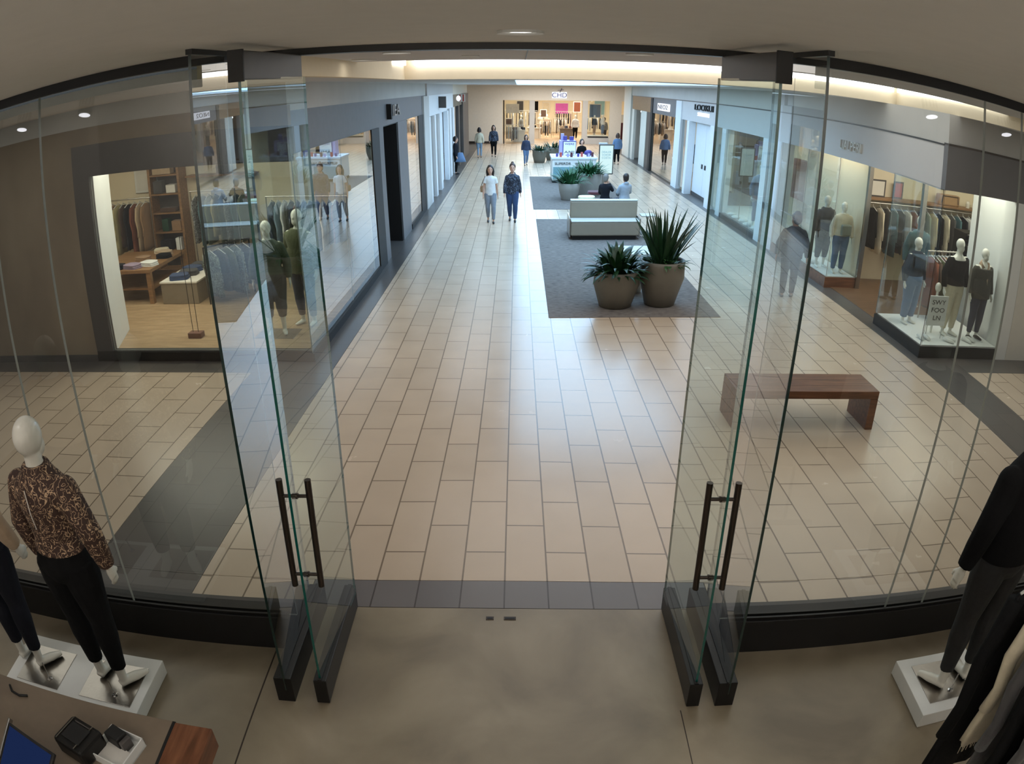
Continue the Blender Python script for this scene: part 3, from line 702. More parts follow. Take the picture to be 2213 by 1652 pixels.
        if top.get('hood'): b.ell((0, .045*h, (.84+dz)*h), (.055*h, .035*h, .03*h), 14, 8)
        if top.get('collar'): b.erings([(0, 0, (.815+dz)*h, .052*h, .046*h), (0, 0, (.85+dz)*h, .045*h, .042*h)], 16)
        b.build(top.get('name', 'shirt'), m, t, remesh=vox)
    if hair:
        m, ln = hair['m'], hair.get('len', 0)
        b = MB(); b.ell(hd(0, .014, .022), (.051*g, .056*g, .058*g), 18, 12)
        b.ell(hd(0, .028, -.005), (.046*g, .040*g, .055*g), 16, 10)
        if ln:
            for s in (-1, 1):
                b.tube([hd(s*.036, .005, .03), hd(s*.050, .008, -.02), hd(s*.046, .012, -.02-ln)], [.020*g, .020*g, .014*g], 10)
            b.tube([hd(0, .035, .0), hd(0, .045, -.03), hd(0, .048, -.02-ln)], [.045*g, .044*g, .032*g], 12, flat=.6)
        if hair.get('bun'): b.ell(hd(0, .03, .075), (.028*h, .028*h, .026*h), 12, 8)
        b.build('hair', m, t, remesh=max(vox*.8, .007))
    if shoes or kind == 'person':
        for s in 'LR':
            an, to = P['an'+s], P['toe'+s]
            back = (an-to); back.z = 0; back.normalize(); b = MB()
            heel = V3((an.x, an.y, to.z))+back*.020*h
            b.tube([heel, V3((an.x, an.y, to.z+.010*h)), heel*.4+to*.6+V3((0, 0, .006*h)), to-back*.008*h], [.020*h, .026*h, .024*h, .015*h], 12, flat=.72, up=(0, 0, 1))
            b.build('shoe', shoes or M_shoe, t, remesh=max(.008, vox*.8))
    return t

WALK1 = dict(knL=(.055, -.06, .30), anL=(.052, -.045, .045), toeL=(.055, -.13, .014), knR=(-.050, .0, .285), anR=(-.045, .09, .075), toeR=(-.048, .01, .016), elL=(.130, .03, .640), wrL=(.148, .03, .50), elR=(-.130, -.005, .640), wrR=(-.142, -.06, .50))
WALK2 = dict(knR=(-.055, -.06, .30), anR=(-.052, -.045, .045), toeR=(-.055, -.13, .014), knL=(.050, .0, .285), anL=(.045, .09, .075), toeL=(.048, .01, .016), elR=(-.130, .03, .640), wrR=(-.148, .03, .50), elL=(.130, -.005, .640), wrL=(.142, -.06, .50))

# ---- foreground mannequins with plinths
def plinth(x0, x1, y0, y1, label, plates):
    t = thing('display_plinth', label, 'plinth', ((x0+x1)/2, (y0+y1)/2, 0))
    cx, cy = (x0+x1)/2, (y0+y1)/2
    MB().box(x0-cx, x1-cx, y0-cy, y1-cy, .004, .12).build('platform', M_white, t, bevel=.004)
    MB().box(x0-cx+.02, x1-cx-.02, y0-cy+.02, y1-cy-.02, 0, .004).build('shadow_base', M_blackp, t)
    for a, b_, c, d in plates: MB().box(a-cx, b_-cx, c-cy, d-cy, .12, .125).build('steel_plate', M_steel, t, bevel=.001)
    return t
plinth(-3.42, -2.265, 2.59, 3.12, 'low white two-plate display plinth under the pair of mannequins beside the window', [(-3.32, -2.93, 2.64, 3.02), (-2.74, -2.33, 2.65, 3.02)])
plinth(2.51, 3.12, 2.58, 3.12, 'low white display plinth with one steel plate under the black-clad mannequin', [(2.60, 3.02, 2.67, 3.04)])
def rod(x, y, z, a, label):
    t = thing('support_spigot', label, 'support rod', (x, y, z))
    MB().lathe([(.022, 0), (.022, .006), (.012, .010), (.008, .02)], n=20).build('flange', M_chrome, t)
    MB().tube([(0, 0, .012), (a*.5, .01, .07), (a, .02, .13)], .004, 8).build('rod', M_chrome, t)
rod(-2.47, 2.725, .125, -.02, 'chrome ankle spigot on the steel plate beneath the blouse mannequin')
rod(-3.03, 2.72, .125, -.02, 'chrome ankle spigot on the steel plate beneath the beige-sleeved mannequin')
rod(2.80, 2.74, .125, .02, 'chrome ankle spigot on the steel plate beneath the black-clad mannequin')
A = PI+.0
bm_ = figure('mannequin', 'white egg-headed mannequin in squiggle print blouse and black trousers, back turned', 'mannequin', (-2.545, 2.87, .125), PI-.08, 1.86, 'mannequin',
       pose=dict(elR=(-.158, .01, .645), wrR=(-.158, -.02, .51), elL=(.14, .01, .645), wrL=(.14, -.03, .50), toeL=(.035, -.085, .014), toeR=(-.12, -.07, .014), anR=(-.062, .012, .045), anL=(.045, .0, .045)),
       top=dict(m=M_blouse, hem=.57, e=.016, name='blouse', neck=.855), bottom=dict(m=F['black'], hem=.085, e=.014, waist=.615), vox=.0085)
MB().tube([(0, .150, 1.50), (0, .158, 1.36), (0, .150, 1.26)], .003, 6).build('zip', M_paper, bm_)
figure('mannequin', 'white mannequin in beige knit top and black trousers, mostly out of view', 'mannequin', (-3.27, 2.86, .125), PI-.06, 1.86, 'mannequin',
       pose=dict(toeL=(.035, -.085, .014), toeR=(-.12, -.07, .014), anR=(-.062, .012, .045), anL=(.045, .0, .045), elR=(-.15, .02, .645), wrR=(-.148, -.04, .52)),
       top=dict(m=F['beige'], hem=.57, e=.016, name='jumper'), bottom=dict(m=F['ink'], hem=.085, e=.012, waist=.615), vox=.0085)
figure('mannequin', 'white mannequin in black jacket and black jeans, back turned, beside the clothes rail', 'mannequin', (2.84, 2.84, .125), PI+.12, 1.98, 'mannequin',
       pose=dict(toeL=(.11, -.07, .014), toeR=(-.05, -.085, .014), elL=(.15, .01, .645), wrL=(.168, -.01, .50), anL=(.06, .012, .045)),
       top=dict(m=F['black'], hem=.53, e=.018, name='jacket', drape=.004), bottom=dict(m=mat('black_jean', hexc(34,34,34), .8, var=.2, scale=20, bump=.2), hem=.08, e=.010), vox=.0085)

# ---- shop counter
ct = thing('shop_counter', 'grey laminate shop counter with a walnut end panel', 'counter', (-2.2, 1.6, 0))
MB().box(-1.0, .70, -.45, .36, .89, .95).build('worktop', M_counter, ct, bevel=.004)
MB().box(-1.0, .62, -.40, .28, 0, .888).build('cabinet', M_char, ct)
MB().box(.715, .90, -.45, .35, .83, .955).build('end_panel', M_woody, ct, bevel=.004)
MB().box(.70, .715, -.45, .355, .85, .953).build('reveal', M_blackp, ct)
Z0 = .95
pos = thing('till_screen', 'tilted till touchscreen glowing dark blue, at the corner of the counter', 'screen', (-2.06, 1.44, Z0), R(-14))
tsh = MB().box(-.17, .17, -.13, .13, .115, .135).build('tablet_shell', M_blackp, pos, rot=(R(28), 0, 0), bevel=.006)
MB().box(-.155, .155, -.115, .115, .135, .137).build('display', M_screen, tsh)
text('screen_text', 'FAI', M_paper, tsh, (-.08, -.085, .138), .022, (0, 0, 0), .0004)
MB().tube([(0, .0, .0), (0, .03, .12)], [.05, .03], 16, up=(1, 0, 0)).build('stand', M_black, pos)
MB().box(-.19, -.177, -.15, .15, .10, .13).build('silver_edge', M_chrome, tsh, bevel=.003)
pr = thing('receipt_printer', 'black rounded receipt printer beside the till screen', 'printer', (-1.875, 1.66, Z0), R(-16))
MB().box(-.10, .10, -.10, .09, 0, .11).build('casing', M_black, pr, bevel=.02)
plid = MB().box(-.06, .06, -.06, .05, .111, .118).build('lid', M_blackp, pr, bevel=.008)
MB().box(-.075, -.070, -.09, .08, .112, .116).build('trim_strip', M_steel, pr); MB().box(.048, .053, -.09, .08, .112, .116).build('trim_strip', M_steel, pr)
MB().box(-.05, .05, .055, .06, .111, .120).build('paper_slot', M_char, plid)
ty = thing('desk_tray', 'white open tray of papers on the counter beside the printer', 'tray', (-1.69, 1.70, Z0), R(-12))
MB().box(-.095, .095, -.11, .10, 0, .008).build('tray_base', M_white, ty)
for a in ((-.095, -.088, -.11, .10), (.088, .095, -.11, .10), (-.095, .095, .093, .10), (-.095, .095, -.11, -.103)): MB().box(a[0], a[1], a[2], a[3], 0, .055).build('tray_side', M_white, ty, bevel=.002)
for i in range(3):
    o = MB().box(-.08+.004*i, .075+.004*i, -.098, .0+.008*i, .009+.006*i, .013+.006*i).build('paper_stack', M_paper, loc=(-1.69, 1.70, Z0), rot=(0, 0, R(-12-3*i)), bevel=.001)
    tag(o, ['lowest loose paper sheaf in the white counter tray', 'middle loose paper sheaf in the white counter tray', 'topmost loose paper sheaf in the white counter tray'][i], 'papers', 'papers in the counter tray')
bx = thing('storage_box', 'small black cube-shaped box standing in the white counter tray', 'box', (-1.70, 1.74, Z0+.009), R(-20))
MB().box(-.055, .035, -.03, .045, 0, .075).build('box_body', M_blackp, bx, bevel=.006); MB().box(.036, .06, -.025, .04, .0, .06).build('side_flap', M_char, bx, bevel=.004)
cb = MB().tube([(-2.50, 1.90, .957), (-2.46, 1.86, .962), (-2.40, 1.85, .96), (-2.35, 1.87, .957)], .007, 8).build('cable', M_blackp, smooth=True); tag(cb, 'short black curled cable lying on the counter near the screen', 'cable')
mm = thing('desk_monitor', 'dark blurred monitor back at the far end of the counter', 'monitor', (-2.60, 1.64, Z0), R(35))
MB().box(-.16, .16, -.012, .012, .10, .34).build('monitor_panel', M_char, mm, bevel=.01); MB().box(-.02, .02, -.01, .03, .01, .12).build('neck', M_black, mm); MB().box(-.09, .09, -.05, .07, 0, .012).build('foot', M_black, mm, bevel=.004)

# ---- clothes rail in our shop
def wav(i, k=3.1): return math.sin(i*k)
def garment(name, label, x, y, zt, w, ln, m, rz=0, sleeve=.55, thick=.05, sr=1.0, group=None, cat='garment', hanger=True, flare=1.15, seed=0, n=22, fringe=False):
    """hung garment; shoulders at zt, hanging down ln, w wide along local X"""
    t = thing(name, label, cat, (x, y, zt), rz, group)
    r2 = random.Random(seed); b = MB(); rings = []
    prof = [(0, .16), (-.02, .55), (-.05, .92), (-.10, 1.0), (-.3*ln, .92), (-.6*ln, 1.0*flare**.5), (-.85*ln, flare), (-ln, flare*1.02)]
    for z, k in prof:
        ring = []
        amp = min(1, -z/ln*1.3)
        for j in range(n*2):
            a = 2*PI*j/(n*2)
            f = 1+.22*amp*math.sin(a*9+seed)+.12*amp*math.sin(a*5+seed*2+z*4)
            ring.append((w/2*k*math.cos(a)*(1+.03*amp*math.sin(7*a+seed)), thick*(.45+.55*min(1, k))*math.sin(a)*f, z+(.012*math.sin(a*6+seed) if z == -ln else 0)))
        rings.append(ring)
    b.loft(rings); b.build('cloth', m, t, smooth=True)
    if sleeve:
        for s in (-1, 1):
            sb = MB(); L = sleeve*ln+.1
            sb.tube([(s*w*.45, 0, -.06), (s*(w*.5+.02), .01, -.06-L*.4), (s*(w*.5+.015), -.015, -.06-L*.75), (s*(w*.5+.03), -.01, -.06-L)], [.055*sr, .05*sr, .042*sr, .045*sr], 12, flat=.75)
            sb.build('sleeve', m, t, smooth=True)
    if fringe:
        fb = MB()
        for i in range(26):
            xx = -w*.55+w*1.1*i/25; fb.tube([(xx, 0, -ln+.02), (xx+.004*wav(i), .006, -ln-.04), (xx+.008*wav(i, 2), 0, -ln-.09)], [.004, .003, .002], 5)
        fb.build('fringe', m, t, smooth=True)
    if hanger:
        hb = MB(); hb.tube([(-w*.42, 0, -.035), (-w*.2, 0, .0), (0, 0, .035), (w*.2, 0, .0), (w*.42, 0, -.035)], .008, 8)
        hb.tube([(0, 0, .035), (0, 0, .068), (.022, 0, .085), (.025, 0, .108), (.0, 0, .124), (-.022, 0, .108)], .003, 6)
        hb.build('hanger', M_lettw, t, smooth=True)
    return t
rl = thing('clothes_rail', 'black garment rail carrying dark and cream clothes beside the lone mannequin', 'clothes rail', (2.30, 1.45, 0))
MB().tube([(0, -.75, 1.83), (0, .62, 1.83)], .013, 12, up=(0, 0, 1)).build('hanging_bar', M_black, rl, smooth=True)
for y in (-.7, .58):
    MB().tube([(0, y, .02), (0, y, 1.83)], .014, 12).build('upright', M_black, rl, smooth=True)
    MB().box(-.25, .25, y-.02, y+.02, 0, .03).build('foot_bar', M_black, rl)
gl = [('coat', 'long black open coat on a pale hanger, furthest along the near clothes rail', 1.90, 1.20, F['black'], .52, .6),
      ('cardigan', 'cream fringed cardigan hanging over the black coat on the near rail', 1.74, .80, F['cream'], .44, .5),
      ('jacket', 'charcoal jacket behind the cream cardigan on the near rail', 1.60, .85, F['dgrey'], .5, .6),
      ('coat', 'black coat hanging after the charcoal jacket on the near rail', 1.47, 1.0, F['black'], .5, .6),
      ('cardigan', 'dark grey ribbed cardigan nearest the camera on the near rail', 1.33, .8, F['dgrey'], .5, .5)]
for i, (n_, l_, y, ln, m, w, sl) in enumerate(gl):
    garment(n_, l_, 2.30, y, 1.73, w, ln, m, R(8), sl, .05, seed=i+1, flare=1.25 if n_ == 'cardigan' else 1.1, fringe=(i == 1), group=None)

# ------------------------------------------------------------------ hall furniture
# carpets
for nm, a, l in (('rug', (.54, 3.30, 10.72, 19.7), 'large grey-brown carpet inset under the near planters and sofa bench'), ('rug', (.50, 3.6, 21.35, 29.5), 'grey carpet inset under the far planters, stools and kiosk')):
    o = MB().box(a[0], a[1], a[2], a[3], 0, .008).build(nm, M_carpet); tag(o, l, 'carpet')
# wood bench
wb = thing('wooden_bench', 'walnut slab bench with solid plank ends on the tiles', 'bench', (3.15, 6.98, 0))
MB().box(-.80, .80, -.25, .25, .37, .46).build('seat', M_wood, wb, bevel=.006)
for s in (-1, 1): MB().box(min(s*.71, s*.80), max(s*.71, s*.80), -.25, .25, 0, .369).build('leg', M_wood, wb, bevel=.006)
for y in (-.09, .075): MB().box(-.80, .80, y-.002, y+.002, .4595, .4605).build('seam', M_blackp, wb)
# backed sofa bench
sf = thing('sofa_bench', 'taupe upholstered backed bench with pale piping on the carpet', 'sofa', (2.13, 17.15, .009))
MB().box(-.82, .82, -.36, .12, .10, .42).build('seat', M_vinyl, sf, bevel=.03)
MB().box(-.82, .82, -.37, .10, .42, .455).build('seat_top', M_vinylt, sf, bevel=.012)
MB().box(-.82, .82, .13, .30, .10, .84).build('backrest', M_vinyl, sf, bevel=.025)
MB().box(-.82, .82, .125, .305, .84, .875).build('back_cap', M_vinylt, sf, bevel=.012)
MB().box(-.82, .82, .31, .75, .10, .42).build('rear_seat', M_vinyl, sf, bevel=.03)
MB().box(-.76, .76, -.30, .70, 0, .10).build('plinth', M_blackp, sf)
for s in (-1, 1): MB().box(s*.84-.015, s*.84+.015, -.30, .60, .06, .50).build('side_frame', M_steel, sf, bevel=.006)
st = thing('side_table', 'small pale square side table at the end of the sofa bench', 'table', (3.22, 17.3, 0))
MB().box(-.18, .18, -.18, .18, .50, .53).build('table_top', M_vinylt, st, bevel=.005); MB().lathe([(.02, .02), (.02, .50)], n=12).build('stem', M_steel, st); MB().lathe([(.14, 0), (.14, .015), (.02, .02)], n=24).build('table_foot', M_steel, st)
lt = thing('coffee_table', 'low pinkish white table between the sofa bench and the near planters', 'table', (2.42, 14.2, .009))
MB().box(-.45, .45, -.4, .4, .28, .33).build('table_top', M_vinylt, lt, bevel=.01)
for sx in (-1, 1):
    for sy in (-1, 1): MB().box(sx*.4-.02, sx*.4+.02, sy*.35-.02, sy*.35+.02, 0, .28).build('leg', M_steel, lt)

def blade(b, base, az, ln, w, el, droop, seg=7, fold=.25, tw=0):
    P = Vector(base); d = Vector((math.cos(az)*math.cos(el), math.sin(az)*math.cos(el), math.sin(el))); side = Vector((-math.sin(az), math.cos(az), 0))
    vs, o = [], len(b.v)
    for i in range(seg+1):
        t = i/seg; ww = w*math.sin(PI*min(1, .12+.88*t))**.7*(1-.25*t) if t < 1 else .002
        nrm = side.cross(d).normalized(); sd = (side*math.cos(tw*t)+nrm*math.sin(tw*t))
        vs += [P-sd*ww, P+nrm*(-fold*ww), P+sd*ww]
        e2 = el-droop*t*t*1.2; d = Vector((math.cos(az)*math.cos(e2), math.sin(az)*math.cos(e2), math.sin(e2)))
        P = P+d*(ln/seg)
    fs = []
    for i in range(seg):
        k = i*3; fs += [(k, k+1, k+4, k+3), (k+1, k+2, k+5, k+4)]
    b.add(vs, fs)
def planter(label, x, y, prof, pm, plants, soilz, soilr, cat='potted plant', seed=1):
    t = thing('potted_plant', label, cat, (x, y, .009 if y < 30 else 0)); pt = MB().lathe(prof, n=44, cap=False).build('pot', pm, t, smooth=True)
    MB().lathe([(soilr, soilz-.03), (soilr, soilz), (.01, soilz+.015)], n=30).build('soil', M_soil, pt)
    r2 = random.Random(seed)
    for nm, m, n, rad, ln, w, el0, el1, dr in plants:
        b = MB()
        for i in range(n):
            a = r2.uniform(0, 2*PI); rr = rad*math.sqrt(r2.random())
            el = el0+(el1-el0)*r2.random()
            blade(b, (rr*math.cos(a), rr*math.sin(a), soilz), a+r2.uniform(-.5, .5), ln*r2.uniform(.7, 1.1), w*r2.uniform(.8, 1.15), el, dr*r2.uniform(.6, 1.2), tw=r2.uniform(-.3, .3))
        b.build(nm, m, t, smooth=True)
    return t
def potprof(rb, rm, rt, h, lip=.02):
    return [(.001, .01), (rb*.9, .0), (rb, .012), (rb*.55+rm*.45, h*.3), (rm, h*.62), (rt*1.0, h*.9), (rt, h), (rt-lip, h+.004), (rt-lip*1.6, h-.03), (rt-lip*1.8, h-.12)]
planter('shorter rounded stoneware planter with a dark glossy rosette plant, nearest on the carpet', 1.69, 11.37, potprof(.27, .385, .375, .62), M_pot,
        [('dark_leaves', M_leafd, 90, .20, .56, .046, R(12), R(85), 1.15), ('bright_leaves', M_leaf, 36, .12, .46, .050, R(40), R(88), .9), ('low_leaves', M_leafd, 60, .30, .40, .034, R(-5), R(30), 1.0)], .56, .335, seed=3)
planter('taller rounded stoneware planter with upright spiky sword leaves', 2.45, 11.45, potprof(.25, .372, .362, .76), M_pot,
        [('sword_leaves', M_leafd, 64, .17, .92, .036, R(46), R(88), .22), ('trailing_leaves', M_leaf, 80, .30, .26, .035, R(5), R(60), 1.2)], .70, .325, seed=5)
planter('small pale cylindrical pot half hidden between the two near stoneware planters', 2.13, 12.2, potprof(.13, .17, .17, .42), M_potl, [('leaves', M_leaf, 30, .1, .25, .02, R(30), R(80), 1.0)], .38, .145, seed=8)
# second pair
planter('tapered pale pot with bright green spiky plant behind the sofa bench', 1.70, 23.3, [(.001, .01), (.24, 0), (.25, .02), (.33, .30), (.36, .52), (.345, .525), (.33, .45)], M_potl,
        [('leaves', M_leafl, 110, .25, .62, .035, R(20), R(85), .9)], .47, .32, seed=11)
planter('wide tall pale trough planter with dense green plants beside the advert stand', 2.42, 24.3, [(.001, .01), (.36, 0), (.37, .02), (.42, .4), (.43, .72), (.415, .725), (.40, .66)], M_potl,
        [('leaves', M_leafl, 150, .36, .50, .035, R(15), R(88), 1.0)], .66, .38, seed=12)
planter('rounded grey planter with dark foliage standing alone mid-hall before the kiosk', 1.07, 35.2, potprof(.26, .34, .34, .56), M_pot, [('leaves', M_leafd, 90, .28, .40, .03, R(10), R(80), 1.0)], .50, .30, seed=14)
planter('rounded grey planter with foliage just behind the lone mid-hall planter', 1.75, 36.4, potprof(.28, .40, .40, .62), M_pot, [('leaves', M_leafd, 90, .30, .40, .03, R(10), R(80), 1.0)], .56, .34, seed=15)

# stools and seated couple
def stool(label, x, y, m, w=.28, d=.24, h=.44):
    t = thing('stool', label, 'stool', (x, y, .0 if y < 21.3 else .009)); b = MB()
    b.loft([[(w*math.copysign(abs(math.cos(a))**.6, math.cos(a)), d*math.copysign(abs(math.sin(a))**.6, math.sin(a)), z) for a in [2*PI*j/28 for j in range(28)]] for z in (h-.10, h-.02)])
    b.build('seat', m, t, bevel=.02, smooth=False)
    for sx in (-1, 1):
        for sy in (-1, 1): MB().tube([(sx*w*.7, sy*d*.7, 0), (sx*w*.65, sy*d*.65, h-.1)], .016, 8).build('leg', M_steel, t)
    return t
stool('cream cushioned stool just behind the sofa bench back', 2.02, 20.6, mat('cream_cushion', hexc(226,226,190), .6), .24, .22, .52)
stool('maroon cushioned stool behind the cream stool', 2.42, 21.7, F['maroon'], .27, .24, .50)
stool('second small cream stool beside the maroon stool', 2.75, 22.3, M_vinylt, .16, .16, .50)
bs = thing('upholstered_bench', 'low dark backless bench the couple sit on behind the sofa bench', 'bench', (2.87, 20.42, 0))
MB().box(-.55, .55, -.22, .22, .08, .325).build('seat', F['dgrey'], bs, bevel=.03); MB().box(-.5, .5, -.18, .18, 0, .08).build('base', M_blackp, bs)
SIT = dict(hipL=(.06, 0, .27), knL=(.075, -.24, .275), anL=(.07, -.25, .045), toeL=(.07, -.34, .014), hipR=(-.06, 0, .27), knR=(-.075, -.24, .275), anR=(-.07, -.25, .045), toeR=(-.07, -.34, .014),
           elL=(.13, -.05, .42), wrL=(.07, -.15, .36), elR=(-.13, -.05, .42), wrR=(-.07, -.15, .36))
figure('person', 'person in light grey-blue top seated with back to us behind the sofa bench', 'person', (3.08, 20.36, 0), PI+.3, 1.48, pose=SIT, dz=-.235, top=dict(m=fab('greyblue', 150, 160, 172), hem=.50, e=.022, name='jumper', hood=True),
       bottom=dict(m=F['navy'], hem=.06), hair=dict(m=M_hair, len=0), vox=.014, skin=M_skind)
SIT2 = dict(SIT)
figure('person', 'person in dark navy jacket with hand at face, seated beside the grey-blue top', 'person', (2.52, 20.36, 0), PI*.85, 1.46, pose=dict(SIT, wrR=(-.03, -.10, .60), elR=(-.12, -.08, .47)), dz=-.235, top=dict(m=F['ink'], hem=.50, e=.016, name='jacket'),
       bottom=dict(m=F['ink'], hem=.06), hair=dict(m=mat('grey_hair', hexc(120,116,112), .6), len=0), vox=.014)

# walkers
w1 = figure('person', 'woman in white t-shirt and grey jeans walking towards us, shoulder bag', 'person', (-.72, 19.1, 0), .04, 1.47, pose=WALK1, wide=.9, top=dict(m=F['white'], hem=.50, sleeve=.3, e=.016, name='t_shirt', drape=.002),
       bottom=dict(m=F['greyjean'], hem=.07, e=.014), hair=dict(m=M_hair, len=.075), vox=.011)
bg = thing('handbag', 'tan shoulder bag hanging at the side of the white t-shirt walker', 'bag', (-.95, 19.04, 0))
MB().box(-.035, .035, -.08, .08, .82, .98).build('bag_body', F['tan'], bg, bevel=.02); MB().tube([(0, 0, .98), (.04, .01, 1.1), (.10, .01, 1.22)], .007, 6).build('strap', F['brown'], bg)
figure('person', 'woman in dark tie-dye hoodie and navy jeans walking towards us', 'person', (-.13, 19.32, 0), -.02, 1.50, pose=WALK1, wide=.98, top=dict(m=M_tiedye, hem=.50, e=.022, name='hoodie', hood=True, drape=.004),
       bottom=dict(m=F['jeans'], hem=.06, e=.019), hair=dict(m=M_hair2, len=0, bun=True), vox=.011)
figure('person', 'man in dark jacket and trousers walking away beyond the glass by the corner shop', 'person', (4.80, 11.95, 0), PI-.35, 1.50, pose=dict(elL=(.15, .02, .645), wrL=(.16, -.0, .50), elR=(-.15, .02, .645), wrR=(-.165, .0, .49), anL=(.05, .03, .045), anR=(-.055, -.02, .045), toeR=(-.07, -.11, .014)), wide=1.06, top=dict(m=F['ink'], hem=.48, e=.022, name='jacket', drape=.006, collar=True),
       bottom=dict(m=F['ink'], hem=.05, e=.014), hair=dict(m=M_hair, len=0), vox=.010, skin=M_skind, head_yaw=.5)
figure('person', 'woman in pale hoodie and light jeans walking away at the far end', 'person', (-1.95, 37.4, 0), PI, 1.46, pose=WALK2, top=dict(m=F['cream'], hem=.47, e=.024, name='hoodie'), bottom=dict(m=F['ldenim'], hem=.06), hair=dict(m=M_hair, len=.05), vox=.018, face=False)
figure('person', 'woman in dark patterned jacket and black trousers facing us at the far end', 'person', (-1.24, 38.0, 0), .1, 1.54, pose=WALK1, top=dict(m=M_tiedye, hem=.50, e=.02, name='jacket'), bottom=dict(m=F['black'], hem=.06), hair=dict(m=M_hair, len=.09), vox=.018)
figure('person', 'person in denim shirt and blue jeans walking past the lone planter', 'person', (.40, 33.8, 0), .2, 1.34, pose=WALK2, top=dict(m=F['navy'], hem=.50, e=.02, name='shirt'), bottom=dict(m=F['denim'], hem=.06), hair=dict(m=M_hair, len=.07), vox=.018)
figure('person', 'person in grey jumper and black trousers walking away beside the advert stand', 'person', (4.72, 34.5, 0), PI+.1, 1.40, pose=WALK1, wide=1.1, top=dict(m=F['blue'], hem=.50, e=.022, name='jumper', drape=.004), bottom=dict(m=F['black'], hem=.06, e=.012), hair=dict(m=M_hair2, len=.05), vox=.018, face=False)
figure('person', 'person in dark top with a blue skirt standing against the brown shopfront', 'person', (-2.56, 30.2, 0), PI*.5, 1.48, top=dict(m=F['ink'], hem=.53, e=.018, name='top'), bottom=dict(m=F['black'], hem=.06), hair=dict(m=M_hair, len=.02), vox=.018)
o = MB().erings([(0, 0, .42, .26, .20), (0, 0, .55, .22, .17), (0, 0, .78, .13, .11)], 20).build('shopping_bag', F['blue'], loc=(-2.40, 30.2, .08), smooth=True); tag(o, 'large slumped blue bag carried by the person at the brown shopfront', 'bag')

# kiosk
kk = thing('kiosk', 'white retail kiosk counter with violet poster tower in the middle of the hall', 'kiosk', (2.15, 28.2, .009))
MB().box(-.82, .85, -.72, .8, .10, .86).build('counter_body', M_white, kk, bevel=.01)
MB().box(-.86, .89, -.76, .84, .86, .93).build('counter_top', M_blwhite, kk, bevel=.006)
MB().box(-.80, .83, -.68, .76, 0, .10).build('plinth', M_blackp, kk)
text('counter_letters', 'SUPERDR', M_blackp, kk, (-.42, -.735, .70), .13, (R(90), 0, 0), .004, 1.15); text('counter_letters', 'MERI', M_blackp, kk, (.22, -.735, .70), .13, (R(90), 0, 0), .004, 1.15)
MB().box(-.78, .20, -.735, -.721, .14, .58).build('blue_print', M_paper2, kk)
tw = MB().box(-.52, .10, .0, .5, .93, 1.48).build('poster_tower', M_lilac, kk, bevel=.005)
MB().box(-.40, .12, -.02, .0, .95, 1.47).build('violet_header', M_violet, tw); MB().box(-.37, .10, -.03, -.02, .96, 1.44).build('poster', M_paper, tw)
text('poster_text', 'WERE', M_violet, tw, (-.14, -.035, 1.36), .10, (R(90), 0, 0), .002, 1.4); text('poster_text', 'AMJ', M_char, tw, (-.14, -.035, 1.06), .14, (R(90), 0, 0), .002, 1.7)
for i, (x, y, w_, h_, m, l) in enumerate(((-.30, .22, .14, .16, M_violet, 'violet box on top of the kiosk tower, nearest the planter side'), (-.05, .22, .16, .14, M_violet, 'violet box on top of the kiosk tower, nearest the advert side'), (-.40, .4, .12, .24, M_lilac, 'pale lilac tall box on top of the kiosk tower'))):
    o = MB().box(-w_/2, w_/2, -.07, .07, 0, h_).build('product_box', m, loc=(2.15+x, 28.2+y, 1.491), bevel=.004); tag(o, l, 'box', 'boxes on the kiosk tower')
for i in range(12):
    x = 1.38+.135*i; m = [M_paper, M_violet, M_red, M_white, M_lilac, F['maroon']][i % 6]
    if 1.62 < x < 2.32: y = 27.6
    else: y = 27.75
    o = MB().box(-.045, .045, -.03, .03, 0, .07+.05*(i*7 % 3)).build('product_box', m, loc=(x, y, .941), bevel=.003); tag(o, '%s little carton on the kiosk counter, number %s along from the planter side' % (['white', 'violet', 'red', 'bright white', 'lilac', 'maroon'][i % 6], ['one', 'two', 'three', 'four', 'five', 'six', 'seven', 'eight', 'nine', 'ten', 'eleven', 'twelve'][i]), 'carton', 'cartons on the kiosk counter')
o = MB().ell((0, 0, .12), (.16, .10, .12)).build('display_bag', M_violet, loc=(2.72, 27.9, .941), smooth=True); tag(o, 'rounded purple bag on the advert side of the kiosk counter', 'bag')
figure('person', 'dark-haired attendant in black standing behind the kiosk counter', 'person', (2.6, 29.5, 0), .3, 1.45, top=dict(m=F['black'], hem=.5, e=.02), bottom=dict(m=F['black'], hem=.06), hair=dict(m=M_hair, len=.04), vox=.018)
ad = thing('advert_stand', 'tall freestanding advert screen glowing pale turquoise in dark frame', 'advert stand', (3.23, 26.4, .009))
adf = MB().box(-.27, .27, -.03, .03, .44, 1.49).build('frame', M_char, ad, bevel=.006); MB().box(-.235, .235, -.034, -.03, .48, 1.45).build('screen', E_ad, adf)
MB().box(-.12, .12, -.02, .02, .03, .44).build('stem', M_steel, ad); MB().box(-.25, .25, -.18, .18, 0, .03).build('foot', M_steel, ad, bevel=.004)
text('advert_text', 'DEALER\nVOEXR\nCOSTA', M_paper2, adf, (0, -.037, 1.12), .10, (R(90), 0, 0), .001)
a2 = thing('display_cabinet', 'slim pale glass display case between the kiosk and the advert stand', 'cabinet', (3.24, 27.6, .009))
MB().box(-.14, .14, -.1, .1, 0, .5).build('base', M_lgrey, a2); MB().box(-.14, .14, -.1, .1, .5, 1.40).build('glass_case', [G_shop], a2); MB().box(-.15, .15, -.11, .11, 1.40, 1.46).build('cap', M_lgrey, a2)
for z in (.75, 1.0, 1.2): MB().box(-.12, .12, -.08, .08, z, z+.012).build('shelf', M_lgrey, a2)

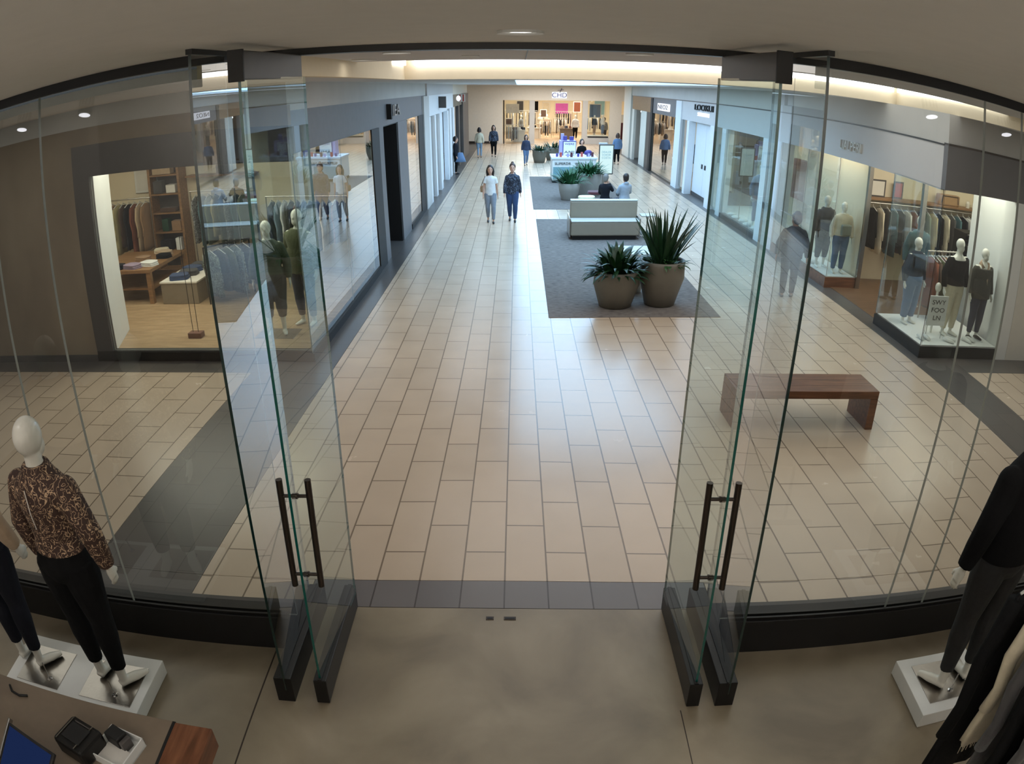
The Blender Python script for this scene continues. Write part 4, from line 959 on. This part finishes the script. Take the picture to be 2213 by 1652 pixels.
# ------------------------------------------------------------------ left shop contents
ORD = ['first', 'second', 'third', 'fourth', 'fifth', 'sixth', 'seventh', 'eighth', 'ninth', 'tenth', 'eleventh', 'twelfth', 'thirteenth', 'fourteenth', 'fifteenth', 'sixteenth', 'seventeenth', 'eighteenth', 'nineteenth', 'twentieth']
CN = {id(v): k for k, v in F.items()}
CNAME = dict(ink='inky blue', ldenim='light denim', dgrey='dark grey', greyjean='grey denim', jeans='dark denim')
def rack(label, where, p0, p1, z, n, mats, ln, group, seed=0, posts=True, w=.42, names=('shirt', 'jacket'), frombelow='end', m_bar=None):
    p0 = Vector(p0); p1 = Vector(p1); d = (p1-p0); L = d.length; ang = math.atan2(d.y, d.x)
    t = thing('clothes_rail', label, 'clothes rail', (p0.x, p0.y, 0), ang)
    MB().tube([(-.05, 0, z+.10), (L+.05, 0, z+.10)], .013, 8, up=(0, 0, 1)).build('hanging_bar', m_bar or M_steel, t)
    if posts:
        for x in (-.04, L+.04): MB().tube([(x, 0, .1), (x, 0, z+.10)], .013, 8).build('upright', m_bar or M_steel, t)
    r2 = random.Random(seed); protos = {}
    for i in range(n):
        m = mats[i % len(mats)]; q = p0+d*((i+.5)/n); nm = names[i % len(names)]
        cn = CNAME.get(CN.get(id(m), ''), CN.get(id(m), 'patterned'))
        lab = '%s %s, %s from %s, %s' % (cn, nm, ORD[i], frombelow, where)
        l2 = ln*r2.uniform(.85, 1.1)
        key = (id(m), nm)
        if key not in protos:
            g = garment(nm, lab, q.x, q.y, z, w, l2, m, ang+PI/2+r2.uniform(-.05, .05), .5, min(.035, L/n*.36), sr=.5, group=group, hanger=True, seed=seed+i, n=10)
            protos[key] = g
        else:
            g = dup(protos[key], None, (q.x, q.y, z), ang+PI/2+r2.uniform(-.05, .05), lab)
            g.scale = (1, 1, l2/ln)
SP = dict(elL=(.14, .02, .645), wrL=(.15, -.02, .50), elR=(-.14, .02, .645), wrR=(-.15, -.02, .50))
figure('mannequin', 'white-headed mannequin in dark green top and black skirt in the corner shop window', 'mannequin', (-3.45, 9.5, .10), .25, 1.64, 'mannequin', pose=SP, top=dict(m=fab('dark_sage', 74, 84, 66), hem=.53, e=.022, name='jacket'), bottom=dict(m=F['dgrey'], hem=.16, e=.022), vox=.012)
figure('mannequin', 'white-headed mannequin in olive jacket behind the dark green one in the window', 'mannequin', (-3.14, 9.95, .10), -.3, 1.72, 'mannequin', pose=SP, top=dict(m=F['olive'], hem=.47, e=.026, name='jacket', drape=.006), bottom=dict(m=F['navy'], hem=.08, e=.012), vox=.012)
o = MB().box(-.28, .28, -.22, .22, 0, .006).build('display_plate', M_steel, loc=(-3.45, 9.5, .10)); tag(o, 'flat steel floor plate under the dark green window mannequin', 'plate')
ds = thing('display_stand', 'small brown block with two thin rods in the corner shop window', 'display stand', (-4.62, 9.35, .10))
MB().box(-.10, .10, -.07, .07, 0, .08).build('block', mat('brick_brown', hexc(112,72,56), .7), ds, bevel=.006)
for x in (-.04, .04): MB().tube([(x, 0, .08), (x*1.2, .02, 1.5)], .005, 6).build('rod', M_bronze, ds)
tb = thing('display_table', 'oak display table with folded clothes inside the plaster-fronted shop', 'table', (-6.75, 11.75, .10))
MB().box(-.65, .62, -.72, .75, .54, .60).build('table_top', M_oak, tb, bevel=.004)
for sx in (-.60, .57):
    for sy in (-.67, .70): MB().box(sx-.04, sx+.04, sy-.04, sy+.04, 0, .54).build('leg', M_oak, tb)
MB().box(-.6, .57, -.6, .65, .22, .25).build('lower_shelf', M_oak, tb)
r2 = random.Random(4)
fl = [('folded_jumper', 'white folded jumper at the front of the oak table', -6.30, 11.35, M_white, .20), ('folded_jumper', 'mauve folded jumper beside the white one on the oak table', -6.55, 11.2, F['mauve'], .20),
      ('folded_jumper', 'dark blue folded garment at the table corner', -6.85, 11.2, F['ink'], .18), ('folded_jumper', 'pink-brown folded garment mid oak table', -6.62, 11.75, F['tan'], .18),
      ('folded_jumper', 'tan folded scarf towards the back of the oak table', -6.4, 12.15, F['beige'], .2), ('folded_jumper', 'black folded garment at the back edge of the oak table', -6.28, 11.9, F['black'], .17), ('folded_jumper', 'cream folded knit at the far back of the oak table', -6.55, 12.35, F['cream'], .18)]
def folded(nm, lab, x, y, z, m, s, grp, hh=.06):
    b = MB()
    for k in range(3):
        b.loft([[(s*(1-.04*k)*math.copysign(abs(math.cos(a))**.5, math.cos(a))*(1+.05*math.sin(5*a+k)), s*.75*math.copysign(abs(math.sin(a))**.5, math.sin(a))*(1+.05*math.cos(3*a+k)), zz) for a in [2*PI*j/20 for j in range(20)]] for zz in (k*hh/3, k*hh/3+hh/3*.8)])
    o = b.build(nm, m, loc=(x, y, z), rot=(0, 0, r2.uniform(-.4, .4)), bevel=.006); tag(o, lab, 'folded clothes', grp); return o
for nm, lab, x, y, m, s in fl: folded(nm, lab, x, y, .70, m, s*.8, 'folded clothes on the oak table', .08)
pb = thing('display_block', 'low taupe display block under the folded jeans in front of the oak table', 'display block', (-5.62, 11.6, .10))
MB().box(-.33, .33, -.60, .60, 0, .36).build('block', mat('taupe_block', hexc(132,120,102), .6), pb, bevel=.01); MB().box(-.34, .34, -.61, .61, .36, .385).build('top_board', M_beige, pb)
for i in range(4): folded('folded_jeans', '%s pair of folded dark jeans from the front on the taupe block' % ORD[i], -5.68+.05*(i % 2), 11.2+.27*i, .486, F['dgrey'] if i % 2 else F['jeans'], .17, 'folded jeans on the taupe block', .09)
rack('steel rail of beige and black coats at the white side wall of the left shop', 'rail by the white side wall', (-8.05, 12.95), (-7.05, 12.98), 1.55, 8, [F['beige'], F['tan'], F['khaki'], F['brown'], F['ink'], F['rust']], .95, 'coats by the white side wall', 3, names=('coat',), frombelow='window end')
rack('steel rail of floral and sage clothes beside the shelving of the left shop', 'rail beside the shelving', (-6.05, 12.9), (-5.0, 12.9), 1.62, 8, [M_floral, F['teal'], F['sage'], F['khaki'], F['olive']], .85, 'floral rail clothes', 5, names=('blouse', 'dress'), frombelow='shelving end')
rack('low dark rail of camouflage coats near the glass of the left shop', 'low camouflage rail', (-5.05, 11.0), (-4.6, 11.7), .95, 5, [M_camo, F['dgrey'], F['olive']], .75, 'camouflage coats', 9, names=('coat',), frombelow='block end', m_bar=M_blackp)
rack('rail of mixed jackets along the back of the left shop', 'back wall rail of the left shop', (-4.5, 12.7), (-3.1, 12.7), 1.50, 12, [F['navy'], F['ldenim'], F['white'], F['dgrey'], F['rust'], F['black']], .80, 'jackets on the back rail', 11, names=('jacket', 'shirt'), frombelow='shelving end')
sh = thing('shelving_unit', 'tall oak shelving unit with books and boxes on the back wall of the left shop', 'shelves', (-6.75, 13.3, .10))
for x in (-.32, .32): MB().box(x-.025, x+.025, -.17, .17, 0, 2.15).build('side', M_oak, sh)
for z in (.05, .42, .80, 1.18, 1.55, 1.92): MB().box(-.30, .30, -.17, .17, z, z+.03).build('shelf', M_oak, sh)
MB().box(-.32, .32, .16, .18, 0, 2.15).build('back_board', M_char, sh)
for i, (x, z, w_, h_, m, l) in enumerate(((-.05, 1.95, .4, .14, F['beige'], 'wicker-coloured basket on the top shelf'), (-.16, 1.58, .2, .24, F['dgrey'], 'dark upright folder box on the upper shelf'), (.12, 1.58, .2, .16, M_paper, 'white box on the upper shelf'), (.02, 1.21, .34, .08, F['brown'], 'flat brown box on the middle shelf'),
                                    (-.08, .83, .14, .24, mat('bottle_green', hexc(26,70,52), .4), 'green cone ornament on the lower shelf'), (.16, .83, .2, .2, F['tan'], 'tan frame on the lower shelf'), (-.12, .45, .24, .2, F['ink'], 'dark blue box on the bottom shelf'), (.16, .45, .12, .24, M_white, 'white vase on the bottom shelf'))):
    o = MB().box(-w_/2, w_/2, -.09, .09, 0, h_).build('storage_box', m, loc=(-6.75+x, 13.255, .103+z), bevel=.01); tag(o, l+' of the oak shelving', 'ornament')
pc = thing('wall_mirror', 'framed pale panel hung above the coats on the back wall of the left shop', 'picture', (-7.30, 13.46, 2.05))
MB().box(-.26, .26, -.03, .03, -.36, .36).build('frame', M_white, pc, bevel=.01); MB().box(-.21, .21, -.035, -.03, -.31, .31).build('panel', M_paper, pc)
hb_ = thing('handbag', 'dark handbag on the wall ledge above the floral rail', 'bag', (-5.55, 13.3, 1.98))
MB().box(-.13, .13, -.06, .06, 0, .18).build('bag_body', F['dgrey'], hb_, bevel=.03); MB().tube([(-.08, 0, .18), (-.05, 0, .28), (.05, 0, .28), (.08, 0, .18)], .008, 6).build('bag_handle', F['dgrey'], hb_)
o = MB().box(-6.3, -4.9, 13.18, 13.49, 1.95, 1.98).build('wall_ledge', M_oak); tag(o, 'thin oak ledge above the floral rail in the left shop', 'shelf')
cr = thing('picture_frame', 'small grey framed print above the back rail of the left shop', 'picture', (-3.75, 13.46, 2.2)); MB().box(-.25, .25, -.02, .02, -.15, .15).build('frame', M_char, cr); MB().box(-.21, .21, -.024, -.02, -.11, .11).build('print', M_beige, cr)
# second left window: golden display
gd = thing('hanging_display', 'cluster of pale blossoms hung in the narrow window past the black doorway', 'display', (-3.3, 19.2, 2.3)); b = MB()
r3 = random.Random(2)
for i in range(26): b.ell((r3.uniform(-.3, .3), r3.uniform(-.6, .6), r3.uniform(-.25, .25)), (.05, .05, .05), 8, 6)
b.build('blossoms', M_paper, gd); MB().tube([(0, 0, .2), (0, 0, .6)], .01, 6).build('cord', M_blackp, gd)
o = MB().box(-3.7, -3.1, 18.4, 20.0, .08, .55).build('display_block', M_beige); tag(o, 'long beige display block in the narrow window past the black doorway', 'display block')

# ------------------------------------------------------------------ right shop contents
YB = 0.185
figure('mannequin', 'white egg-headed mannequin in black cardigan and cream trousers in the corner window', 'mannequin', (6.60, 9.55, .185), .15, 1.52, 'mannequin', pose=SP, wide=1.08, top=dict(m=F['black'], hem=.53, e=.024, name='cardigan', neck=.79), bottom=dict(m=F['cream'], hem=.07, e=.016), vox=.010, shoes=M_mann)
figure('mannequin', 'white egg-headed mannequin in dark wool coat with plaid scarf in the corner window', 'mannequin', (7.04, 9.42, .185), .05, 1.44, 'mannequin', pose=SP, wide=1.05, top=dict(m=mat('fabric_wool', hexc(70,66,58), .9, var=.2, scale=30, bump=.3), hem=.465, e=.028, name='coat', drape=.012, neck=.79), bottom=dict(m=F['navy'], hem=.07, e=.014), vox=.010, shoes=M_shoe)
sc_ = MB().tube([(-.05, -.07, 1.14), (-.08, -.01, 1.20), (0, .07, 1.22), (.08, -.01, 1.20), (.03, -.085, 1.10), (.02, -.10, .95), (.02, -.10, .80)], [.03, .03, .03, .03, .03, .03, .035], 10).build('scarf', pattern('plaid', hexc(190,170,140), hexc(150,100,90), 30, .45, .53), loc=(7.04, 9.42, .185), smooth=True); tag(sc_, 'pale plaid scarf worn by the wool-coated mannequin in the corner window', 'scarf')
figure('mannequin', 'mannequin in navy jacket and wide blue jeans at the glass corner of the window', 'mannequin', (6.12, 10.05, .185), .3, 1.38, 'mannequin', pose=SP, wide=1.1, top=dict(m=F['ink'], hem=.53, e=.024, name='jacket', collar=True), bottom=dict(m=F['denim'], hem=.08, e=.026, flare=.006), vox=.011)
figure('mannequin', 'mannequin with pale head in teal top standing on the shop floor behind the window group', 'mannequin', (7.05, 11.6, .01), 0, 1.66, 'mannequin', pose=SP, top=dict(m=F['teal'], hem=.5, e=.022), bottom=dict(m=F['ldenim'], hem=.07), vox=.013)
figure('mannequin', 'white-headed mannequin in charcoal jacket and black culottes on the walnut podium', 'mannequin', (5.99, 13.42, .215), .1, 1.42, 'mannequin', pose=SP, top=dict(m=F['dgrey'], hem=.53, e=.024, name='jacket'), bottom=dict(m=F['black'], hem=.14, e=.022), vox=.011)
figure('mannequin', 'white-headed mannequin in cream jumper and light jeans on the walnut podium', 'mannequin', (6.16, 12.98, .215), -.1, 1.38, 'mannequin', pose=SP, top=dict(m=F['cream'], hem=.53, e=.024, name='jumper'), bottom=dict(m=F['denim'], hem=.06, e=.018), vox=.011)
o = MB().box(-.1, .1, -.05, .05, -.12, .10).build('belt_bag', mat('grey_leather', hexc(120,124,112), .45), loc=(6.16, 12.80, 1.09), bevel=.03); tag(o, 'grey-green crossbody bag worn by the cream jumper mannequin on the podium', 'bag')
sn = thing('easel_sign', 'white easel sign with scribbled lettering standing among the corner window mannequins', 'sign', (6.22, 9.35, .185))
MB().box(-.17, .17, -.01, .01, .20, .66).build('board', M_white, sn, bevel=.003)
for i, s in enumerate(('SWY', 'FOO', 'LN')): text('sign_letters', s, M_char, sn, (0, -.014, .56-.12*i), .10, (R(90), 0, 0), .001, 1.2)
for x in (-.14, .14): MB().tube([(x, 0, .20), (x, .0, 0)], .008, 6).build('leg', M_lettw, sn)
bb = thing('shop_bust', 'small white headform poking above the easel sign', 'display head', (6.34, 9.62, .185)); MB().ell((0, 0, .72), (.05, .055, .075)).build('head', M_mann, bb, smooth=True); MB().tube([(0, 0, 0), (0, 0, .7)], .02, 10).build('stand', M_mann, bb)
for i, (x, y, l) in enumerate(((6.02, 9.3, 'pair of pale trainers at the glass corner of the window podium'), (6.85, 9.25, 'pair of pale trainers between the cream trousers and the wool coat'), (6.45, 9.22, 'pair of white shoes before the cream-trousered mannequin'), (5.98, 13.7, 'pair of white shoes on the walnut podium'))):
    t = thing('shoe_pair', l, 'shoes', (x, y, .186 if i < 3 else .216), .4*i)
    for s in (-1, 1): MB().tube([(s*.05, .09, .03), (s*.05, .04, .04), (s*.055, -.04, .03), (s*.06, -.10, .02)], [.025, .035, .034, .02], 10, flat=.8, up=(0, 0, 1)).build('shoe', M_white, t, smooth=True)
rack('long steel wall rail of hanging clothes at the back of the corner shop', 'long back rail of the corner shop', (6.75, 13.12), (9.9, 13.12), 1.50, 20, [F['black'], F['cream'], F['dgrey'], F['teal'], F['ink'], F['white'], F['rust'], F['black'], F['sage'], F['khaki']], .86, 'clothes on the corner shop back rail', 21, posts=False, names=('jacket', 'shirt'), frombelow='entrance end')
o = MB().box(6.6, 10.2, 13.08, 13.39, 1.66, 1.70).build('wall_shelf', M_oak); tag(o, 'long oak shelf above the corner shop back rail', 'shelf')
bk = thing('weekend_bag', 'woven tan weekend bag on the long oak shelf', 'bag', (8.65, 13.22, 1.70))
MB().box(-.27, .27, -.09, .09, 0, .22).build('bag_body', fab('wicker', 168, 132, 92), bk, bevel=.03); MB().tube([(-.22, -.1, .05), (-.2, -.1, .20), (.2, -.1, .20), (.22, -.1, .05)], .01, 8).build('bag_handle', F['brown'], bk)
for i, (x, w_, m, l) in enumerate(((6.95, .40, M_beige, 'grey framed picture leaning on the oak shelf near the entrance'), (7.45, .22, M_red, 'small red-toned picture on the oak shelf'))):
    t = thing('picture_frame', l, 'picture', (x, 13.30, 1.70)); pf = MB().box(-w_/2, w_/2, -.015, .015, 0, .34).build('frame', M_char, t); MB().box(-w_/2+.03, w_/2-.03, -.018, -.015, .03, .31).build('print', m, pf)
for i, (x, l) in enumerate(((9.2, 'small glass jar nearest the woven bag on the oak shelf'), (9.38, 'second small glass jar on the oak shelf'))):
    o = MB().lathe([(.04, 0), (.045, .1), (.03, .14)], n=14).build('jar', M_beige, loc=(x, 13.22, 1.70)); tag(o, l, 'jar')
sv = thing('jeans_shelving', 'dark open shelving of folded jeans at the end of the corner shop rail', 'shelves', (8.9, 12.3, .01))
for x in (-.45, .45): MB().box(x-.02, x+.02, -.2, .2, 0, 1.35).build('side', M_blackp, sv)
for z in (.2, .5, .8, 1.1, 1.33): MB().box(-.43, .43, -.2, .2, z, z+.02).build('shelf', M_blackp, sv)
k = 0
for z in (.52, .82, 1.12):
    for x in (-.22, .2):
        folded('folded_jeans', '%s folded jeans on the %s shelf, %s side, of the dark shelving' % (('dark' if k % 2 else 'inky'), ['lower', 'middle', 'upper'][k//2], 'window' if k % 2 else 'rail'), 8.9+x, 12.3, .013+z, F['jeans'] if k % 2 else F['ink'], .16, 'folded jeans on dark shelving', .14); k += 1
rack('round-topped rail of rust and olive coats just behind the corner window', 'rail behind the corner window', (6.55, 10.35), (7.2, 10.45), 1.20, 8, [F['rust'], F['brown'], F['olive'], F['maroon'], F['tan']], .80, 'coats behind the corner window', 33, names=('coat', 'jacket'), frombelow='glass corner')
tt = thing('display_table', 'black display table with folded tops in the middle of the corner shop', 'table', (8.0, 11.2, .01)); MB().box(-.55, .55, -.35, .35, .78, .82).build('table_top', M_blackp, tt)
for sx in (-.5, .5):
    for sy in (-.3, .3): MB().box(sx-.02, sx+.02, sy-.02, sy+.02, 0, .78).build('leg', M_blackp, tt)
for i, m in enumerate((F['cream'], F['ink'], F['sage'])): folded('folded_shirt', '%s folded top on the black display table' % ['cream', 'inky blue', 'sage'][i], 7.65+.35*i, 11.15, .832, m, .14, 'folded tops on the black table', .09)
hd_ = thing('door_pull', 'steel horizontal door bar on the glass beside the second window column', 'handle', (XR-.04, 15.0, 1.0)); MB().tube([(0, -.35, 0), (0, .35, 0)], .014, 8, up=(0, 0, 1)).build('bar', M_steel, hd_); 
for y in (-.3, .3): MB().tube([(0, y, 0), (.035, y, 0)], .008, 6, up=(0, 0, 1)).build('bracket', M_steel, hd_)
# second right window
figure('mannequin', 'mannequin in pale blue jacket with dark backpack in the green-tinted window', 'mannequin', (6.16, 18.0, .12), .2, 1.6, 'mannequin', pose=SP, top=dict(m=F['blue'], hem=.5, e=.022, name='jacket'), bottom=dict(m=F['mauve'], hem=.1), vox=.014, hair=None)
figure('mannequin', 'mannequin in pale patterned dress beside the backpack mannequin', 'mannequin', (6.22, 17.35, .12), -.1, 1.5, 'mannequin', pose=dict(SP, wrL=(.06, -.09, .60), wrR=(-.06, -.09, .60)), top=dict(m=M_camo, hem=.5, e=.024, name='dress_top'), bottom=dict(m=M_camo, hem=.1, e=.02), vox=.014)
o = MB().box(-.15, .15, -.08, .08, 0, .4).build('backpack', F['navy'], loc=(6.18, 18.20, .95), bevel=.05); tag(o, 'dark navy backpack on the pale blue window mannequin', 'backpack')
for i in range(6):
    o = MB().ell((0, 0, .05), (.12, .14, .05), 12, 8).build('display_pebble', M_white, loc=(5.98+.05*(i % 2), 17.1+.52*i, .121), smooth=True); tag(o, 'flat white display stone, %s from the window column' % ORD[i], 'display stone', 'white stones in the second window')
b = MB().box(7.1, 7.19, 17.3, 18.3, .9, 1.9).build('wall_panel', F['rust']); tag(b, 'rust red panel behind the backpack mannequin', 'panel')
# third right shop mannequin
figure('mannequin', 'white-headed mannequin in black top with white belt under the glowing box sign', 'mannequin', (6.4, 29.6, .05), PI*.3, 1.52, 'mannequin', pose=SP, top=dict(m=F['ink'], hem=.5, e=.024, name='top'), bottom=dict(m=F['ink'], hem=.26, e=.02, name='shorts'), vox=.018, hair=dict(m=M_hair, len=0))
rack('rail of dark clothes inside the shop with the glowing box sign', 'rail under the box sign', (6.9, 28.6), (6.9, 30.6), 1.4, 8, [F['black'], F['dgrey'], F['cream']], .8, 'dark clothes under the box sign', 41, names=('shirt',), frombelow='near end')

# ------------------------------------------------------------------ far shop contents
for i, (x, y, w_, m, l) in enumerate(((.9+.3, 52, 1.0, M_beige, 'beige table by the left pillar inside the far shop'), (3.4, 51.5, 1.0, M_counter, 'brown table towards the third pillar inside the far shop'), (.1, 49.2, .9, M_beige, 'pale display table behind the far shop window'))):
    t = thing('display_table', l, 'table', (x, y, 0)); MB().box(-w_/2, w_/2, -.4, .4, .68, .74).build('table_top', m, t); MB().box(-w_/2+.06, w_/2-.06, -.34, .34, 0, .68).build('pedestal', m, t)
    for j in range(3):
        mm_ = [F['white'], F['black'], F['beige'], F['navy'], F['rust']][(i*2+j) % 5]
        folded('folded_shirt', '%s folded top, %s along, on the %s' % (['white', 'black', 'beige', 'navy', 'rust'][(i*2+j) % 5], ORD[j], l[:l.index('table')+5]+[' by the pillar', ' nearer the third pillar', ' behind the window'][i]), x-.3+.3*j, y-.1, .742, mm_, .12, 'folded tops in the far shop', .16)
rack('rail of blue denim behind the far shop window', 'far shop denim rail', (-.75, 48.2), (.0, 48.2), 1.0, 7, [F['ink'], F['ldenim'], F['navy'], F['greyjean']], .85, 'denim on the far shop rail', 51, names=('jeans_pair',), frombelow='black post', w=.34)
rack('rail of dark jackets at the back wall of the far shop', 'far shop back wall rail', (-.9, 54), (1.4, 54), 1.7, 10, [F['black'], F['dgrey'], F['white'], F['brown']], .9, 'jackets at the back of the far shop', 52, names=('jacket',), frombelow='black post', w=.5)
rack('rail of dark and white clothes by the third far pillar', 'far shop third pillar rail', (2.9, 56), (4.1, 56), 1.6, 7, [F['black'], F['ink'], F['maroon'], F['black']], .9, 'clothes by the third far pillar', 53, names=('coat',), frombelow='middle', w=.5)
for i, (x, y, h_, tm, bm, l) in enumerate(((2.1, 53, 1.6, F['beige'], F['dgrey'], 'mannequin in beige top and grey trousers in the middle of the far shop'), (3.95, 50.5, 1.65, F['white'], F['black'], 'mannequin in white t-shirt and black jeans beside the third far pillar'), (1.65, 54.5, 1.6, F['cream'], F['brown'], 'mannequin in cream top and brown skirt deeper in the far shop'), (5.0, 48.0, 1.25, F['ink'], F['tan'], 'mannequin in inky jacket and tan trousers in the raised far window'), (5.55, 48.1, 1.3, F['white'], F['blue'], 'mannequin in white top and blue jeans in the raised far window'), (.25, 51.2, 1.6, F['grey'], F['black'], 'mannequin in grey top behind the denim rail'))):
    figure('mannequin', l, 'mannequin', (x, y, .49 if y < 48.5 and x > 4.5 else 0), .2*i, h_, 'mannequin', pose=SP, top=dict(m=tm, hem=.5, e=.022), bottom=dict(m=bm, hem=.08), vox=.024)
figure('person', 'shopper in grey hoodie and black trousers standing inside the far window', 'person', (5.75, 48.9, 0), PI, 1.55, top=dict(m=F['grey'], hem=.5, e=.024), bottom=dict(m=F['black'], hem=.06), hair=dict(m=M_hair, len=0), vox=.022, face=False)
o = MB().box(4.45, 5.85, 47.35, 48.6, 0, .48).build('window_platform', M_beige); tag(o, 'raised beige platform in the far shop window', 'platform')
for i, (x, w_, z, h_, m, l) in enumerate(((2.85+.7, 1.1, 1.35, .9, F['pink'], 'bright pink poster on the back wall of the far shop'), (1.35, .7, 1.5, .9, F['black'], 'dark portrait poster beside the pink one on the far shop back wall'), (.2, .6, 1.5, .9, F['dgrey'], 'dark poster nearest the denim side of the far shop back wall'), (2.3, .6, 1.5, .8, F['cream'], 'cream poster between the portrait and the pink poster'), (6.6, .9, 1.3, 1.2, M_paper2, 'pale blue poster on the far shop back wall behind the raised window'))):
    t = thing('wall_poster', l, 'poster', (x, 59.95, z)); pf = MB().box(-w_/2, w_/2, -.03, .04, 0, h_).build('poster_frame', M_beige, t); MB().box(-w_/2+.05, w_/2-.05, -.04, -.03, .05, h_-.05).build('poster_print', m, pf)
o = MB().box(6.62, 6.88, 47.6, 47.8, 0, 1.3).build('display_case', F['maroon']); tag(o, 'dark red display in the narrow opening beside the far white column', 'display')
o = MB().box(6.62, 6.88, 47.6, 47.8, 1.302, 1.8).build('display_box', M_white); tag(o, 'white display block in the narrow opening beside the far white column', 'display')

# more stock in the far shop
for i, (x, y, z, w_, h_, m, l) in enumerate(((-.35, 50.2, 1.75, .9, .6, F['white'], 'large white framed poster hanging behind the denim rail'), (-.6, 50.8, .9, .5, .5, F['brown'], 'brown framed picture behind the denim rail'), (5.2, 49.8, 1.5, .8, .9, F['blue'], 'blue hanging banner behind the raised far window'), (2.0, 57.5, 1.2, .5, .6, F['brown'], 'brown framed picture deep in the far shop'), (4.6, 57.5, 1.6, .6, .8, F['rust'], 'rust framed picture deep in the far shop'))):
    t = thing('wall_poster', l, 'poster', (x, y, 0)); MB().box(-w_/2, w_/2, -.02, .02, z-.0, z+h_).build('poster_frame', M_paper, t); MB().box(-w_/2+.05, w_/2-.05, -.03, -.02, z+.05, z+h_-.05).build('poster_print', m, t)
    MB().box(-.02, .02, -.012, .012, 0, z).build('poster_post', M_char, t)
rack('rail of pale and dark tops just inside the left far pillar', 'rail by the left far pillar', (1.5, 50.9), (2.3, 50.9), 1.2, 7, [F['white'], F['beige'], F['grey'], F['black']], .8, 'tops by the left far pillar', 61, names=('top_garment',), frombelow='pillar end', w=.4)
rack('rail of brown and cream clothes right of the middle of the far shop', 'mid-floor rail of the far shop', (2.6, 52.6), (3.5, 52.6), 1.25, 7, [F['cream'], F['brown'], F['white'], F['ink']], .85, 'clothes on the mid-floor far rail', 62, names=('top_garment',), frombelow='pillar end', w=.4)
rack('rail of pale denim inside the raised far window', 'rail in the raised far window', (4.7, 50.4), (5.7, 50.4), 1.5, 6, [F['ldenim'], F['white'], F['ink']], .8, 'clothes behind the raised far window', 63, names=('top_garment',), frombelow='pillar end', w=.4)

# ------------------------------------------------------------------ camera and render look
cd = bpy.data.cameras.new('camera'); co = bpy.data.objects.new('camera', cd); COL.objects.link(co)
Mx = [[0.9999615, -0.0068169, 0.0055207], [0.0077576, 0.3934408, -0.9193172], [0.0040948, 0.9193247, 0.3934785]]
m4 = Matrix(Mx).to_4x4(); m4.translation = Vector((0, 0, 3.427)); co.matrix_world = m4
cd.type = 'PANO'; cd.panorama_type = 'FISHEYE_LENS_POLYNOMIAL'; cd.fisheye_fov = PI; cd.sensor_width = 36; cd.clip_start = .05; cd.clip_end = 200
cd.fisheye_polynomial_k0 = 0
for i, k in enumerate((0.04312164404832301, -0.00047001813102645694, -9.379439816518708e-07, 7.54856046557696e-07)): setattr(cd, 'fisheye_polynomial_k%d' % (i+1), -k)
SC.camera = co
w = bpy.data.worlds.new('world'); SC.world = w; w.use_nodes = True
w.node_tree.nodes['Background'].inputs[0].default_value = (.5, .55, .6, 1); w.node_tree.nodes['Background'].inputs[1].default_value = .12
SC.view_settings.view_transform = 'Standard'; SC.view_settings.look = 'None'; SC.view_settings.gamma = 1; SC.view_settings.exposure = 0.13; SC.view_settings.use_curve_mapping = False
SC.cycles.use_denoising = True; SC.cycles.use_adaptive_sampling = True; SC.cycles.adaptive_threshold = .03; SC.cycles.max_bounces = 8; SC.cycles.transparent_max_bounces = 24; SC.cycles.diffuse_bounces = 3; SC.cycles.glossy_bounces = 4
SC.cycles.sample_clamp_indirect = 2.5; SC.cycles.sample_clamp_direct = 8; SC.cycles.caustics_reflective = False; SC.cycles.caustics_refractive = False
